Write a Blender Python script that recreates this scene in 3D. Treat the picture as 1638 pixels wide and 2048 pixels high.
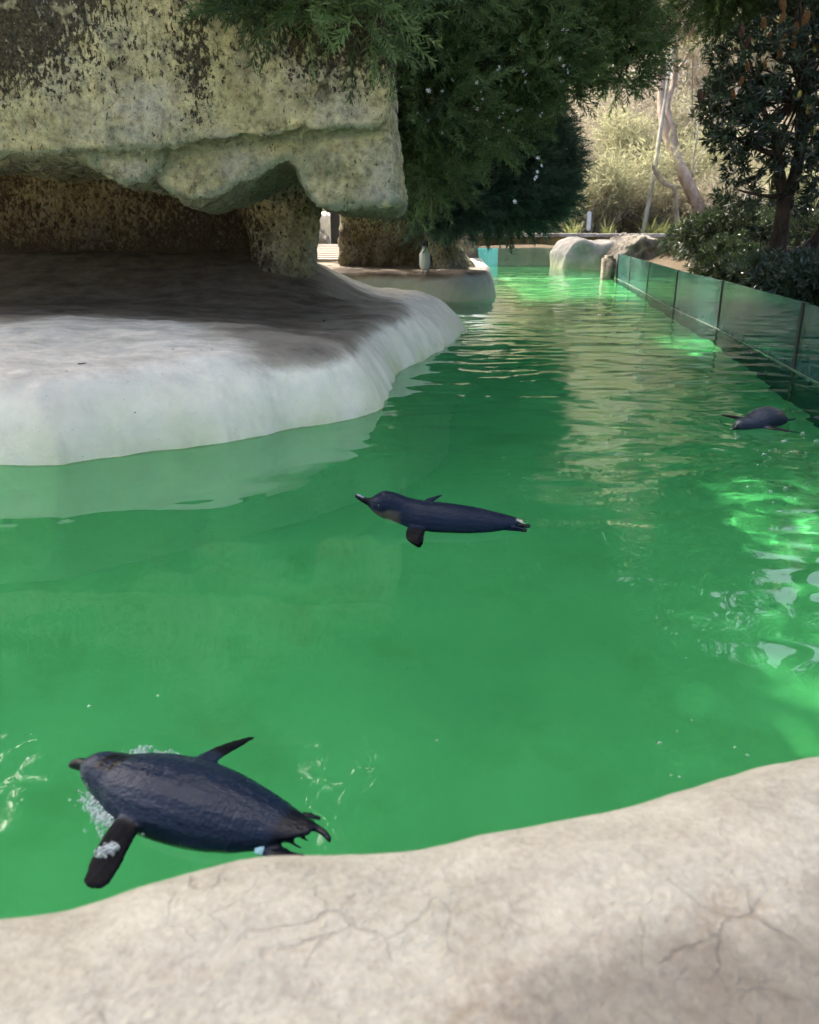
import bpy, bmesh, math, random
import numpy as np
from mathutils import Vector, Matrix
random.seed(7); RNG = np.random.default_rng(11)
R = math.radians
scene = bpy.context.scene
for _o in list(bpy.data.objects): bpy.data.objects.remove(_o)
COL = scene.collection

# ------------------------------------------------------------------ camera
CAM_H, FPX, IW, IH, HORIZON = 0.66, 1640.0, 1638.0, 2048.0, 455.0
PITCH = math.atan((IH/2-HORIZON)/FPX)
SP, CP = math.sin(PITCH), math.cos(PITCH)
camd = bpy.data.cameras.new('camera'); cam = bpy.data.objects.new('camera', camd); COL.objects.link(cam)
cam.location = (0, 0, CAM_H); cam.rotation_euler = (math.pi/2-PITCH, 0, 0)
camd.sensor_fit = 'HORIZONTAL'; camd.sensor_width = 36; camd.lens = 36*FPX/IW
camd.clip_start = 0.05; camd.clip_end = 1500
camd.dof.use_dof = True; camd.dof.focus_distance = 2.6; camd.dof.aperture_fstop = 10.0
scene.camera = cam
# ------------------------------------------------------------------ sky, sun, exposure
SUN_TO = Vector((-0.36, 0.52, 0.80)).normalized()
world = bpy.data.worlds.new('World'); scene.world = world; world.use_nodes = True
wn = world.node_tree; bg = wn.nodes['Background']
sky = wn.nodes.new('ShaderNodeTexSky'); sky.sky_type = 'NISHITA'; sky.sun_disc = False
sky.sun_elevation = math.asin(SUN_TO.z); sky.sun_rotation = math.atan2(SUN_TO.x, SUN_TO.y)
sky.air_density = 0.8; sky.dust_density = 7.0; sky.ozone_density = 0.6
wn.links.new(sky.outputs[0], bg.inputs[0]); bg.inputs[1].default_value = 0.15
sund = bpy.data.lights.new('sun', 'SUN'); sund.energy = 3.3; sund.angle = R(0.55); sund.color = (1, .94, .82)
sun = bpy.data.objects.new('sun', sund); COL.objects.link(sun)
sun.rotation_euler = SUN_TO.to_track_quat('Z', 'Y').to_euler(); sun.location = SUN_TO*40
scene.view_settings.view_transform = 'Standard'; scene.view_settings.look = 'None'
scene.view_settings.exposure = 1.92; scene.view_settings.gamma = 1.0
scene.render.engine = 'CYCLES'
cy = scene.cycles
cy.use_adaptive_sampling = True; cy.adaptive_threshold = 0.03; cy.adaptive_min_samples = 24
cy.use_denoising = True; cy.max_bounces = 8; cy.diffuse_bounces = 4; cy.glossy_bounces = 3
cy.transmission_bounces = 6; cy.transparent_max_bounces = 16; cy.sample_clamp_indirect = 6.0
cy.blur_glossy = 0.5
try: sund.cycles.is_caustics_light = True
except Exception as e: print('no caustics light', e)

# ------------------------------------------------------------------ helpers
def pdir(px, py):
    u = (px-IW/2)/FPX; v = (py-IH/2)/FPX
    return np.array((u, CP - v*SP, -SP - v*CP))
def PZ(px, py, z=0.0):                 # pixel -> point on the level z
    d = pdir(px, py); return np.array((0, 0, CAM_H)) + d*((z-CAM_H)/d[2])
def PY(px, py, y):                     # pixel -> point at the distance y
    d = pdir(px, py); return np.array((0, 0, CAM_H)) + d*(y/d[1])

def tag(o, label=None, cat=None, group=None, kind=None):
    if label: o['label'] = label
    if cat: o['category'] = cat
    if group: o['group'] = group
    if kind: o['kind'] = kind
    return o
def empty(name, loc=(0, 0, 0), label=None, cat=None, group=None):
    o = bpy.data.objects.new(name, None); COL.objects.link(o); o.location = loc
    o.empty_display_size = .1
    return tag(o, label, cat, group)
def link(name, me, mat=None, parent=None, loc=None):
    o = bpy.data.objects.new(name, me); COL.objects.link(o)
    if mat is not None and not me.materials: me.materials.append(mat)
    if loc is not None: o.location = loc
    if parent is not None:
        o.parent = parent
        if loc is None: o.location = -Vector(parent.location)   # mesh given in world coordinates
    return o
def npmesh(name, V, Q, smooth=True, attrs=None):
    V = np.asarray(V, np.float32); Q = np.asarray(Q, np.int32); k = Q.shape[1]
    me = bpy.data.meshes.new(name)
    me.vertices.add(len(V)); me.vertices.foreach_set('co', V.ravel())
    me.loops.add(Q.size); me.loops.foreach_set('vertex_index', Q.ravel())
    me.polygons.add(len(Q)); me.polygons.foreach_set('loop_start', np.arange(len(Q), dtype=np.int32)*k)
    me.polygons.foreach_set('loop_total', np.full(len(Q), k, np.int32))
    me.polygons.foreach_set('use_smooth', np.full(len(Q), smooth, bool))
    for n, a in (attrs or {}).items():
        a = np.asarray(a, np.float32)
        if a.ndim == 1:
            at = me.attributes.new(n, 'FLOAT', 'POINT'); at.data.foreach_set('value', a)
        else:
            at = me.attributes.new(n, 'FLOAT_COLOR', 'POINT')
            c = np.ones((len(V), 4), np.float32); c[:, :3] = a; at.data.foreach_set('color', c.ravel())
    me.update(calc_edges=True); me.validate()
    return me
def bmmesh(name, bm, smooth=False):
    me = bpy.data.meshes.new(name); bm.normal_update(); bm.to_mesh(me); bm.free()
    if smooth: me.polygons.foreach_set('use_smooth', np.full(len(me.polygons), True))
    return me
def add_box(bm, c, s, rotz=0.0, rot=None):
    m = Matrix.Translation(c) @ (rot if rot is not None else Matrix.Rotation(rotz, 4, 'Z')) @ Matrix.Diagonal((*s, 1))
    return bmesh.ops.create_cube(bm, size=1.0, matrix=m)

# vectorised gradient noise
_perm = RNG.permutation(4096).astype(np.int64)
_grad = RNG.normal(size=(4096, 3)); _grad /= np.linalg.norm(_grad, axis=1)[:, None]
def noise(P):
    P = np.asarray(P, float)
    if P.shape[1] == 2: P = np.c_[P, np.zeros(len(P))]
    I = np.floor(P).astype(np.int64); F = P - I; W = F*F*F*(F*(F*6-15)+10)
    out = 0
    for a in (0, 1):
        wa = W[:, 0] if a else 1-W[:, 0]
        for b in (0, 1):
            wb = W[:, 1] if b else 1-W[:, 1]
            for c in (0, 1):
                wc = W[:, 2] if c else 1-W[:, 2]
                h = _perm[(_perm[(_perm[(I[:, 0]+a) & 4095] + I[:, 1]+b) & 4095] + I[:, 2]+c) & 4095]
                out = out + wa*wb*wc*np.einsum('ij,ij->i', _grad[h], F-np.array((a, b, c)))
    return out*1.6
def fbm(P, oct=4, gain=.5, lac=2.03):
    P = np.asarray(P, float); s = 0; a = 1.0
    for _ in range(oct):
        s = s + a*noise(P); a *= gain; P = P*lac + 17.3
    return s
def sstep(a, b, x):
    t = np.clip((x-a)/(b-a), 0, 1); return t*t*(3-2*t)
def sdist(P, poly):                     # signed distance, positive inside
    poly = np.asarray(poly, float); n = len(poly); d = np.full(len(P), 1e9); ins = np.zeros(len(P), bool)
    for i in range(n):
        a = poly[i]; b = poly[(i+1) % n]; e = b-a; w = P-a
        t = np.clip((w@e)/(e@e), 0, 1); d = np.minimum(d, np.linalg.norm(w-t[:, None]*e, axis=1))
        c = ((a[1] > P[:, 1]) != (b[1] > P[:, 1]))
        with np.errstate(divide='ignore', invalid='ignore'):
            xx = (b[0]-a[0])*(P[:, 1]-a[1])/(b[1]-a[1])+a[0]
        ins ^= c & (P[:, 0] < xx)
    return np.where(ins, d, -d)
def grid_quads(nx, ny):
    i = np.arange(nx*ny).reshape(ny, nx)
    return np.c_[i[:-1, :-1].ravel(), i[:-1, 1:].ravel(), i[1:, 1:].ravel(), i[1:, :-1].ravel()]
def catmull(pts, n=8, closed=False):
    pts = np.asarray(pts, float); m = len(pts); out = []
    for i in range(m if closed else m-1):
        g = lambda k: pts[k % m] if closed else pts[min(max(k, 0), m-1)]
        p0, p1, p2, p3 = g(i-1), g(i), g(i+1), g(i+2)
        for k in range(n):
            t = k/n
            out.append(.5*((2*p1)+(-p0+p2)*t+(2*p0-5*p1+4*p2-p3)*t*t+(-p0+3*p1-3*p2+p3)*t**3))
    if not closed: out.append(pts[-1])
    return np.array(out)
class Acc:                              # collects quads for one mesh
    def __init__(s): s.V = []; s.Q = []; s.n = 0; s.A = []
    def add(s, V, Q, a=0.0):
        V = np.asarray(V, float); s.V.append(V); s.Q.append(np.asarray(Q)+s.n); s.n += len(V)
        s.A.append(np.full(len(V), a) if np.isscalar(a) else np.asarray(a))
    def mesh(s, name, smooth=True):
        return npmesh(name, np.concatenate(s.V), np.concatenate(s.Q), smooth, {'tint': np.concatenate(s.A)})
def tube(acc, path, radii, k=7, a=0.0, wob=0.0):
    path = np.asarray(path, float); n = len(path); radii = np.broadcast_to(np.asarray(radii, float), (n,))
    T = np.gradient(path, axis=0); T /= np.linalg.norm(T, axis=1)[:, None]+1e-9
    ref = np.array((0.31, .22, .92)) if abs(T[:, 2]).mean() < .8 else np.array((.95, .3, .05))
    U = np.cross(T, ref); U /= np.linalg.norm(U, axis=1)[:, None]; W = np.cross(T, U)
    ang = np.arange(k)*2*math.pi/k
    rr = radii[:, None]*(1+wob*RNG.normal(size=(n, k)))
    V = path[:, None]+rr[..., None]*(np.cos(ang)[None, :, None]*U[:, None]+np.sin(ang)[None, :, None]*W[:, None])
    i = np.arange(n*k).reshape(n, k); j = np.roll(i, -1, axis=1)
    Q = np.stack([i[:-1], j[:-1], j[1:], i[1:]], -1).reshape(-1, 4)
    V = np.r_[V.reshape(-1, 3), path[:1], path[-1:]]
    c0, c1 = n*k, n*k+1
    caps = [[i[0, (q+1) % k], i[0, q], c0, c0] for q in range(0)]
    acc.add(V, Q, a)
def frames(D, roll=None):
    D = D/(np.linalg.norm(D, axis=1)[:, None]+1e-9)
    ref = np.where(np.abs(D[:, 2:3]) > .93, np.array([[1., 0, 0]]), np.array([[0, 0, 1.]]))
    S = np.cross(D, ref); S /= np.linalg.norm(S, axis=1)[:, None]; N = np.cross(S, D)
    if roll is not None:
        c, s = np.cos(roll)[:, None], np.sin(roll)[:, None]; S, N = c*S+s*N, c*N-s*S
    return np.stack([D, S, N], -1)      # columns: forward, side, normal
def scatter(tV, tQ, pos, D, scale, roll=None, tint=None, tT=None):
    M = frames(D, roll)*np.asarray(scale)[:, None, None]
    V = np.einsum('nij,kj->nki', M, tV)+pos[:, None]
    n, k = len(pos), len(tV)
    Q = (tQ[None]+(np.arange(n)*k)[:, None, None]).reshape(-1, tQ.shape[1])
    A = np.zeros((n, k)) if tint is None else np.repeat(np.asarray(tint)[:, None], k, 1)
    if tT is not None: A = A + tT[None]
    return V.reshape(-1, 3), Q, A.ravel()

# ------------------------------------------------------------------ material helpers
class NT:
    def __init__(s, name):
        s.m = bpy.data.materials.new(name); s.m.use_nodes = True; s.t = s.m.node_tree
        s.t.nodes.clear(); s.out = s.t.nodes.new('ShaderNodeOutputMaterial')
    def n(s, typ, props=None, **ins):
        nd = s.t.nodes.new('ShaderNode'+typ)
        for k, v in (props or {}).items(): setattr(nd, k, v)
        for k, v in ins.items():
            key = int(k[1:]) if k[0] == '_' and k[1:].isdigit() else k.replace('_', ' ')
            sk = nd.inputs[key]
            if hasattr(v, 'is_output') or isinstance(v, bpy.types.NodeSocket): s.t.links.new(v, sk)
            elif isinstance(v, bpy.types.Node): s.t.links.new(v.outputs[0], sk)
            else:
                if sk.type == 'RGBA' and len(v) == 3: v = (*v, 1)
                sk.default_value = v
        return nd
    def coord(s, kind='Object'): return s.n('TexCoord').outputs[kind]
    def pos(s): return s.n('NewGeometry').outputs['Position']
    def noise(s, vec, scale, detail=5, rough=.55, dist=0.0):
        return s.n('TexNoise', None, Vector=vec, Scale=scale, Detail=detail, Roughness=rough, Distortion=dist).outputs[0]
    def mapv(s, vec, scale=(1, 1, 1), loc=(0, 0, 0), rot=(0, 0, 0)):
        return s.n('Mapping', None, Vector=vec, Scale=scale, Location=loc, Rotation=rot).outputs[0]
    def ramp(s, fac, stops, interp='LINEAR'):
        nd = s.n('ValToRGB', None, Fac=fac); e = nd.color_ramp.elements; nd.color_ramp.interpolation = interp
        while len(e) < len(stops): e.new(0.5)
        for el, (p, c) in zip(e, stops):
            el.position = p; el.color = (*c, 1) if not np.isscalar(c) else (c, c, c, 1)
        return nd.outputs[0]
    def mix(s, fac, a, b, blend='MIX'):
        nd = s.n('Mix', {'data_type': 'RGBA', 'blend_type': blend})
        for sk, v in ((nd.inputs[0], fac), (nd.inputs[6], a), (nd.inputs[7], b)):
            if isinstance(v, bpy.types.NodeSocket): s.t.links.new(v, sk)
            else: sk.default_value = v if np.isscalar(v) else (*v, 1) if len(v) == 3 else v
        return nd.outputs[2]
    def math(s, op, a, b=0.0, c=0.0, clamp=False):
        nd = s.n('Math', {'operation': op, 'use_clamp': clamp})
        for i, v in enumerate((a, b, c)):
            if isinstance(v, bpy.types.NodeSocket): s.t.links.new(v, nd.inputs[i])
            else: nd.inputs[i].default_value = v
        return nd.outputs[0]
    def attr(s, name, out='Fac'): return s.n('Attribute', {'attribute_name': name}).outputs[out]
    def bump(s, h, strength=.5, dist=.01, normal=None):
        nd = s.n('Bump', None, Height=h, Strength=strength, Distance=dist)
        if normal is not None: s.t.links.new(normal, nd.inputs['Normal'])
        return nd.outputs[0]
    def surf(s, sh): s.t.links.new(sh.outputs[0] if isinstance(sh, bpy.types.Node) else sh, s.out.inputs[0]); return s.m
    def pbr(s, color, rough=.7, normal=None, spec=.4, **kw):
        p = s.n('BsdfPrincipled', None, **{'Base_Color': color, 'Roughness': rough, 'Specular_IOR_Level': spec}, **kw)
        if normal is not None: s.t.links.new(normal, p.inputs['Normal'])
        return p
    def sepz(s, v): return s.n('SeparateXYZ', None, Vector=v).outputs
def leaf_mat(name, dark, light, trans=.35, rough=.45, spec=.4, tr_col=None):
    t = NT(name); a = t.attr('tint')
    nz = t.noise(t.pos(), 3.0, 3)
    f = t.math('ADD', a, t.math('MULTIPLY_ADD', nz, .8, -.4), clamp=True)
    c = t.mix(f, dark, light)
    p = t.pbr(c, rough, spec=spec)
    tl = t.n('BsdfTranslucent', None, Color=t.mix(.6, c, tr_col or light))
    mx = t.n('MixShader', None, Fac=trans); t.t.links.new(p.outputs[0], mx.inputs[1]); t.t.links.new(tl.outputs[0], mx.inputs[2])
    return t.surf(mx)
# ================================================================== materials of the setting
def concrete_mat(name, base=(.90, .78, .59), crack=False):
    t = NT(name); P = t.pos()
    big = t.noise(P, 2.2, 4, .6); mid = t.noise(P, 9, 5, .6); fine = t.noise(P, 60, 5, .65)
    c = t.mix(t.ramp(big, [(.3, 0.), (.7, 1.)]), tuple(b*.80 for b in base), tuple(min(1, b*1.12) for b in base))
    c = t.mix(t.math('MULTIPLY', t.ramp(mid, [(.42, 0.), (.70, 1.)]), .45), c, (.56, .53, .44))
    d = t.attr('dirt')  # stain mask on the ledges, painted shadow mask on the rim
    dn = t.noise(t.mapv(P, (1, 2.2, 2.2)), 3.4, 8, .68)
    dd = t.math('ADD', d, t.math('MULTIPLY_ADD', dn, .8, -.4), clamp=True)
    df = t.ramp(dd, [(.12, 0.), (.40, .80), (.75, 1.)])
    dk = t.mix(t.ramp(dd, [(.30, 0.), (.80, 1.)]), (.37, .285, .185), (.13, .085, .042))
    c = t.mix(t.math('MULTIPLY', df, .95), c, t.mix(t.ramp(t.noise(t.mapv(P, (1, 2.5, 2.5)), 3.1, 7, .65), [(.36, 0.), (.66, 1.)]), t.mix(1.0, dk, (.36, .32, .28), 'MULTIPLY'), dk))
    z = t.sepz(P)[2]
    gr = t.math('MULTIPLY', t.ramp(t.math('ADD', z, t.math('MULTIPLY_ADD', mid, .10, -.05)), [(.0, 1.), (.03, .8), (.22, .0)]), t.ramp(t.noise(P, 4, 3), [(.34, .25), (.66, 1.)]))
    c = t.mix(t.math('MULTIPLY', gr, .85), c, (.52, .54, .25))
    up = t.ramp(t.sepz(t.n('NewGeometry').outputs['Normal'])[2], [(.55, 0.), (.95, 1.)])
    mt = t.ramp(t.noise(t.mapv(P, (1, 1.8, 1.8)), 6.5, 8, .72), [(.42, 0.), (.70, 1.)])
    c = t.mix(t.math('MULTIPLY', t.math('MULTIPLY', mt, up), .62), c, (.30, .255, .19))
    st = t.ramp(t.noise(t.mapv(P, (11, 11, 1.0)), 1.0, 4, .6), [(.50, 0.), (.75, 1.)])
    c = t.mix(t.math('MULTIPLY', st, .28), c, (.30, .27, .20))
    spk = t.ramp(t.noise(P, 130, 2, .5), [(.70, 0.), (.76, 1.)])
    c = t.mix(t.math('MULTIPLY', spk, .4), c, (.20, .18, .14))
    c = t.mix(t.ramp(t.math('ADD', z, t.math('MULTIPLY_ADD', mid, .02, .03)), [(.015, 1.), (.03, 0.)]) if not crack else 0.0, c, t.mix(mid, (.70, .74, .62), (.86, .88, .78)))
    h = t.math('MULTIPLY_ADD', mid, .6, t.math('MULTIPLY', fine, .25))
    if crack:
        bl = t.ramp(t.noise(P, 30, 6, .68), [(.36, 0.), (.64, 1.)])
        c = t.mix(t.math('MULTIPLY', bl, .65), c, (.55, .522, .405))
        m2 = t.ramp(t.noise(t.mapv(P, (1, 1.6, 1)), 13, 6, .7), [(.44, 0.), (.68, 1.)])
        c = t.mix(t.math('MULTIPLY', m2, .34), c, (.235, .20, .15))
        gt = t.ramp(t.noise(P, 170, 4, .7), [(.34, 0.), (.5, .5), (.66, 1.)])
        c = t.mix(.28, c, t.mix(gt, (.17, .15, .115), (.55, .52, .44)))
        w = t.n('TexNoise', None, Vector=P, Scale=9., Detail=6.)
        pv = t.n('VectorMath', {'operation': 'ADD'}); t.t.links.new(P, pv.inputs[0])
        sc = t.n('VectorMath', {'operation': 'SCALE'}, Scale=.10); t.t.links.new(w.outputs[1], sc.inputs[0]); t.t.links.new(sc.outputs[0], pv.inputs[1])
        vo = t.n('TexVoronoi', {'feature': 'DISTANCE_TO_EDGE'}, Vector=pv.outputs[0], Scale=24.)
        cr = t.math('MULTIPLY', t.ramp(vo.outputs[0], [(.0, 1.), (.03, 0.)]), t.ramp(t.noise(P, 8, 5), [(.48, 0.), (.66, 1.)]))
        c = t.mix(t.math('MULTIPLY', cr, .20), c, (.16, .135, .10))
        rim_shade_f = t.ramp(t.math('ADD', d, t.math('MULTIPLY_ADD', t.noise(P, 12, 7, .7), .9, -.45), clamp=True), [(.35, 0.), (.75, 1.)])  # darkens the rim colour where its shadow is painted
        c = t.mix(t.math('MULTIPLY', rim_shade_f, .62), c, (.15, .13, .10))
        h = t.math('ADD', t.math('MULTIPLY', t.noise(P, 22, 6, .7), .9), t.math('MULTIPLY', t.noise(P, 120, 4, .7), .40))
        h = t.math('SUBTRACT', h, t.math('MULTIPLY', cr, .25))
    return t.surf(t.pbr(c, .72, t.bump(h, .7, .016), spec=.3))
M_CONC = concrete_mat('painted_concrete')
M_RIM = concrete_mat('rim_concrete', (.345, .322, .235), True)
M_CONC3 = concrete_mat('far_concrete', (.25, .235, .205))
M_CONC2 = concrete_mat('grey_concrete', (.40, .365, .31))

def rock_mat(name):
    t = NT(name); P = t.pos(); N = t.n('NewGeometry').outputs['Normal']
    big = t.noise(P, 1.7, 4, .6); mid = t.noise(P, 7, 6, .62); fine = t.noise(P, 55, 5, .7)
    c = t.mix(t.ramp(mid, [(.32, 0.), (.68, 1.)]), (.38, .335, .165), (.69, .61, .31))
    c = t.mix(t.ramp(t.noise(P, 3.1, 5), [(.45, 0.), (.68, 1.)]), c, (.52, .48, .35))
    c = t.mix(1.0, c, t.ramp(t.noise(P, 26, 6, .72), [(.32, .30), (.5, .88), (.70, 1.2)]), 'MULTIPLY')
    # damp blue-green growth
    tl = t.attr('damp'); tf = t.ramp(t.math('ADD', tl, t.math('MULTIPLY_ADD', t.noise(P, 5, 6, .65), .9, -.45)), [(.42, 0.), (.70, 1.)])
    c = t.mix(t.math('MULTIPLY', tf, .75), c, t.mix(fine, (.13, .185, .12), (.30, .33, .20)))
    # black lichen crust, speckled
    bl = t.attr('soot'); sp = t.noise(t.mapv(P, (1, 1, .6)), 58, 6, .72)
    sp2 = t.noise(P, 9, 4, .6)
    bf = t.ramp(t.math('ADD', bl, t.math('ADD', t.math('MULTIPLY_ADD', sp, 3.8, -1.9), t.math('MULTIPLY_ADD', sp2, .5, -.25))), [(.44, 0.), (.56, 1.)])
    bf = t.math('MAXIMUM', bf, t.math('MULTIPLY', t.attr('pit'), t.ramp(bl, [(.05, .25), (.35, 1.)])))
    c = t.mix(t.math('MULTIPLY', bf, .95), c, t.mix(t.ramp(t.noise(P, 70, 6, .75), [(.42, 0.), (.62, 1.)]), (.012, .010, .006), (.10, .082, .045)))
    c = t.mix(t.math('MULTIPLY', t.ramp(t.noise(P, 17, 4), [(.60, 0.), (.7, 1.)]), .5), c, (.66, .60, .33))
    br = t.attr('brown'); c = t.mix(t.math('MULTIPLY', br, t.ramp(mid, [(.25, .5), (.6, 1.)])), c, t.mix(fine, (.035, .024, .014), (.125, .093, .057)))
    h = t.math('ADD', t.math('MULTIPLY', fine, .5), t.math('ADD', t.math('MULTIPLY', t.noise(P, 24, 4, .6), .8), t.math('MULTIPLY', bf, -.35)))
    return t.surf(t.pbr(c, .88, t.bump(h, 1.0, .035), spec=.2))
M_ROCK = rock_mat('sculpted_rock')

def water_mat():
    t = NT('pool_water'); P = t.pos()
    rf = t.n('BsdfRefraction', None, Color=(.41, .89, .56), Roughness=0.0, IOR=1.333)
    gl = t.n('BsdfGlossy', None, Color=(1, 1, 1), Roughness=0.0)
    fr = t.n('Fresnel', None, IOR=1.333)
    m = t.n('MixShader', None, Fac=fr.outputs[0]); t.t.links.new(rf.outputs[0], m.inputs[1]); t.t.links.new(gl.outputs[0], m.inputs[2])
    return t.surf(m)
M_WATER = water_mat()
def floor_mat():
    t = NT('pool_floor'); P = t.pos()
    c = t.mix(t.ramp(t.noise(P, 1.6, 5, .6), [(.3, 0.), (.7, 1.)]), (.345, .46, .345), (.475, .58, .45))
    c = t.mix(t.math('MULTIPLY', t.ramp(t.noise(P, 5, 5, .6), [(.52, 0.), (.75, 1.)]), .5), c, (.30, .36, .22))
    return t.surf(t.pbr(c, .9, spec=.1))
M_FLOOR = floor_mat()

# ================================================================== pool outline
GLASS_TOP = .32
GP = [PZ(px, py, GLASS_TOP)[:2] for px, py in ((1610, 605), (1448, 561), (1357, 540), (1300, 524), (1263, 514), (1238, 508))]
gd = GP[0]-GP[1]; gd /= np.linalg.norm(gd)
GP = [GP[0]+gd*(1.72*k) for k in (2, 1)] + GP          # two panels run on past the frame
GP = np.array(GP)
def glass_x(y):
    return np.interp(y, GP[:, 1], GP[:, 0])
END_Y = 15.9
# ---- ground: one sheet to the horizon, sunk where the pool lies
xs = np.unique(np.r_[np.linspace(-400, -12, 14), np.arange(-12, 16, .2), np.linspace(16, 400, 14)])
ys = np.unique(np.r_[np.linspace(-400, -6, 12), np.arange(-6, 34, .2), np.linspace(34, 500, 14)])
X, Y = np.meshgrid(xs, ys); G = np.c_[X.ravel(), Y.ravel()]
gx = np.where(G[:, 1] < GP[-1, 1], glass_x(G[:, 1]), GP[-1, 0]+.3)
gx = np.where(G[:, 1] > END_Y+.4, -99, gx); inpool = (G[:, 0] < gx+.12) & (G[:, 0] > -4.6) & (G[:, 1] > -.1)
bank = .10+.40*sstep(.3, 1.6, G[:, 0]-np.where(gx < -90, -99, gx))*sstep(1.0, 4.0, G[:, 1])*(1-sstep(14, 17, G[:, 1]))
zz = np.where(G[:, 1] > 16, .30, bank)+.06*fbm(G*.6, 4)
zz = zz + sstep(22, 60, G[:, 1])*.6
zz = np.where(inpool, -1.1, zz)
zz = np.where(G[:, 1] < -.3, np.minimum(zz, .06), zz)
t = NT('leaf_litter_soil'); P = t.pos()
c = t.mix(t.noise(P, 6, 6, .7), (.035, .026, .016), (.13, .10, .065))
c = t.mix(t.ramp(t.noise(P, 45, 3), [(.62, 0.), (.7, 1.)]), c, (.24, .19, .12))
M_SOIL = t.surf(t.pbr(c, .95, t.bump(t.noise(P, 40, 4), .8, .03), spec=.1))
pth = NT('bounce_paving'); Pp = pth.pos()
M_BOUNCE = pth.surf(pth.pbr(pth.mix(pth.noise(Pp, 3, 6), (.46, .43, .38), (.60, .57, .51)), .9, pth.bump(pth.noise(Pp, 60, 3), .3, .01)))
xs_ = np.linspace(-14, 14, 29); ys_ = np.linspace(-14, -.55, 15); Xp, Yp = np.meshgrid(xs_, ys_)
o = link('path', npmesh('path', np.c_[Xp.ravel(), Yp.ravel(), np.full(Xp.size, .165)+.004*fbm(np.c_[Xp.ravel(), Yp.ravel()], 2)], grid_quads(29, 15)), M_BOUNCE); tag(o, kind='structure')  # unseen paving behind the camera, added to bounce warm light onto rock and ledge
o = link('ground', npmesh('ground', np.c_[G, zz], grid_quads(len(xs), len(ys))), M_SOIL); tag(o, kind='structure')

# ---- pool floor
xs = np.arange(-4.5, 5.2, .1); ys = np.arange(-.2, END_Y+.6, .1)
X, Y = np.meshgrid(xs, ys); G = np.c_[X.ravel(), Y.ravel()]
zz = -.66+.03*fbm(G*.9, 3) + .10*sstep(4, 14, G[:, 1])
lim = np.where(G[:, 1] < GP[-1, 1], glass_x(G[:, 1]), GP[-1, 0]+.6)
G[:, 0] = np.minimum(G[:, 0], lim+.05)
o = link('pool_floor', npmesh('pool_floor', np.c_[G, zz], grid_quads(len(xs), len(ys))), M_FLOOR); tag(o, kind='structure')
try: o.cycles.is_caustics_receiver = True
except Exception: pass
FLOOR_OBJ = o

# ---- water: a closed body with a rippled surface
def waves(x, y):
    P = np.c_[x, y]
    q = P + .10*np.c_[noise(P*1.3), noise(P*1.3+9)]
    far = sstep(1.7, 4.4, y)*sstep(-.6, .5, x+.25*(y-3))+.22*sstep(1.6, 2.4, y)
    right = sstep(.2, 1.1, x)*sstep(5.0, 2.6, y)
    h = .0020*noise(q*np.array((2.6, 4.0))) + .0005*noise(q*9.5) + .00055*noise(q*np.array((4.5, 13.))+2)
    h += far*(.0045*noise(q*np.array((2.6, 5.2))+31) + .0022*noise(q*np.array((5.5, 10.5))+7) + .0008*noise(q*np.array((14., 24.))))
    h += right*(.0030*noise(q*np.array((5.0, 7.0))+3) + .0016*noise(q*np.array((10, 13.))+5) + .0006*noise(q*27.))
    # wakes round the two near birds
    for (bx, by, _z), am, wl in ((PZ(175, 1535), .00030, .042), (PZ(735, 1010), .00018, .05)):
        r = np.hypot(x-bx, (y-by)*1.25); h += am*np.sin(r*2*math.pi/wl)*np.exp(-((r-.14)/.16)**2)
    return h
yr = [-.05]
while yr[-1] < END_Y: yr.append(yr[-1]+max(.014, .0046*yr[-1]))
yr = np.array(yr); 
u = np.r_[np.linspace(-4.4, -1.5, 36)[:-1], np.linspace(-1.5, 1.35, 200)[:-1], np.linspace(1.35, 1.95, 40)]
u = (u+4.4)/6.35
X = -4.4+u[None, :]*((np.where(yr < GP[-1, 1], glass_x(yr), GP[-1, 0]+.9)-.012)+4.4)[:, None]; Y = np.repeat(yr[:, None], len(u), 1)
top = np.c_[X.ravel(), Y.ravel(), waves(X.ravel(), Y.ravel())]
Q = grid_quads(len(u), len(yr)); ny, nx = X.shape; i = np.arange(ny*nx).reshape(ny, nx)
ring = np.r_[i[0, :], i[1:, -1], i[-1, -2::-1], i[-2:0:-1, 0]]
k = len(ring); n0 = len(top); sideT = top[ring]; sideB = sideT.copy(); sideB[:, 2] = -.95
V = np.r_[top, sideT, sideB, [[-4.4, -.05, -.95], [5, -.05, -.95]]]
a = np.arange(k); b = (a+1) % k
QS = np.c_[n0+a, n0+k+a, n0+k+b, n0+b]
bt = top.copy(); bt[:, 2] = -.95
V = np.r_[V, bt]; QB = Q[:, ::-1]+n0+2*k+2
me = npmesh('water', V, np.r_[Q, QS, QB]); 
sm = np.r_[np.ones(len(Q), bool), np.zeros(len(QS)+len(QB), bool)]; me.polygons.foreach_set('use_smooth', sm)
WATER = link('water', me, M_WATER); tag(WATER, kind='structure')
try: WATER.cycles.is_caustics_caster = True
except Exception: pass

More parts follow.
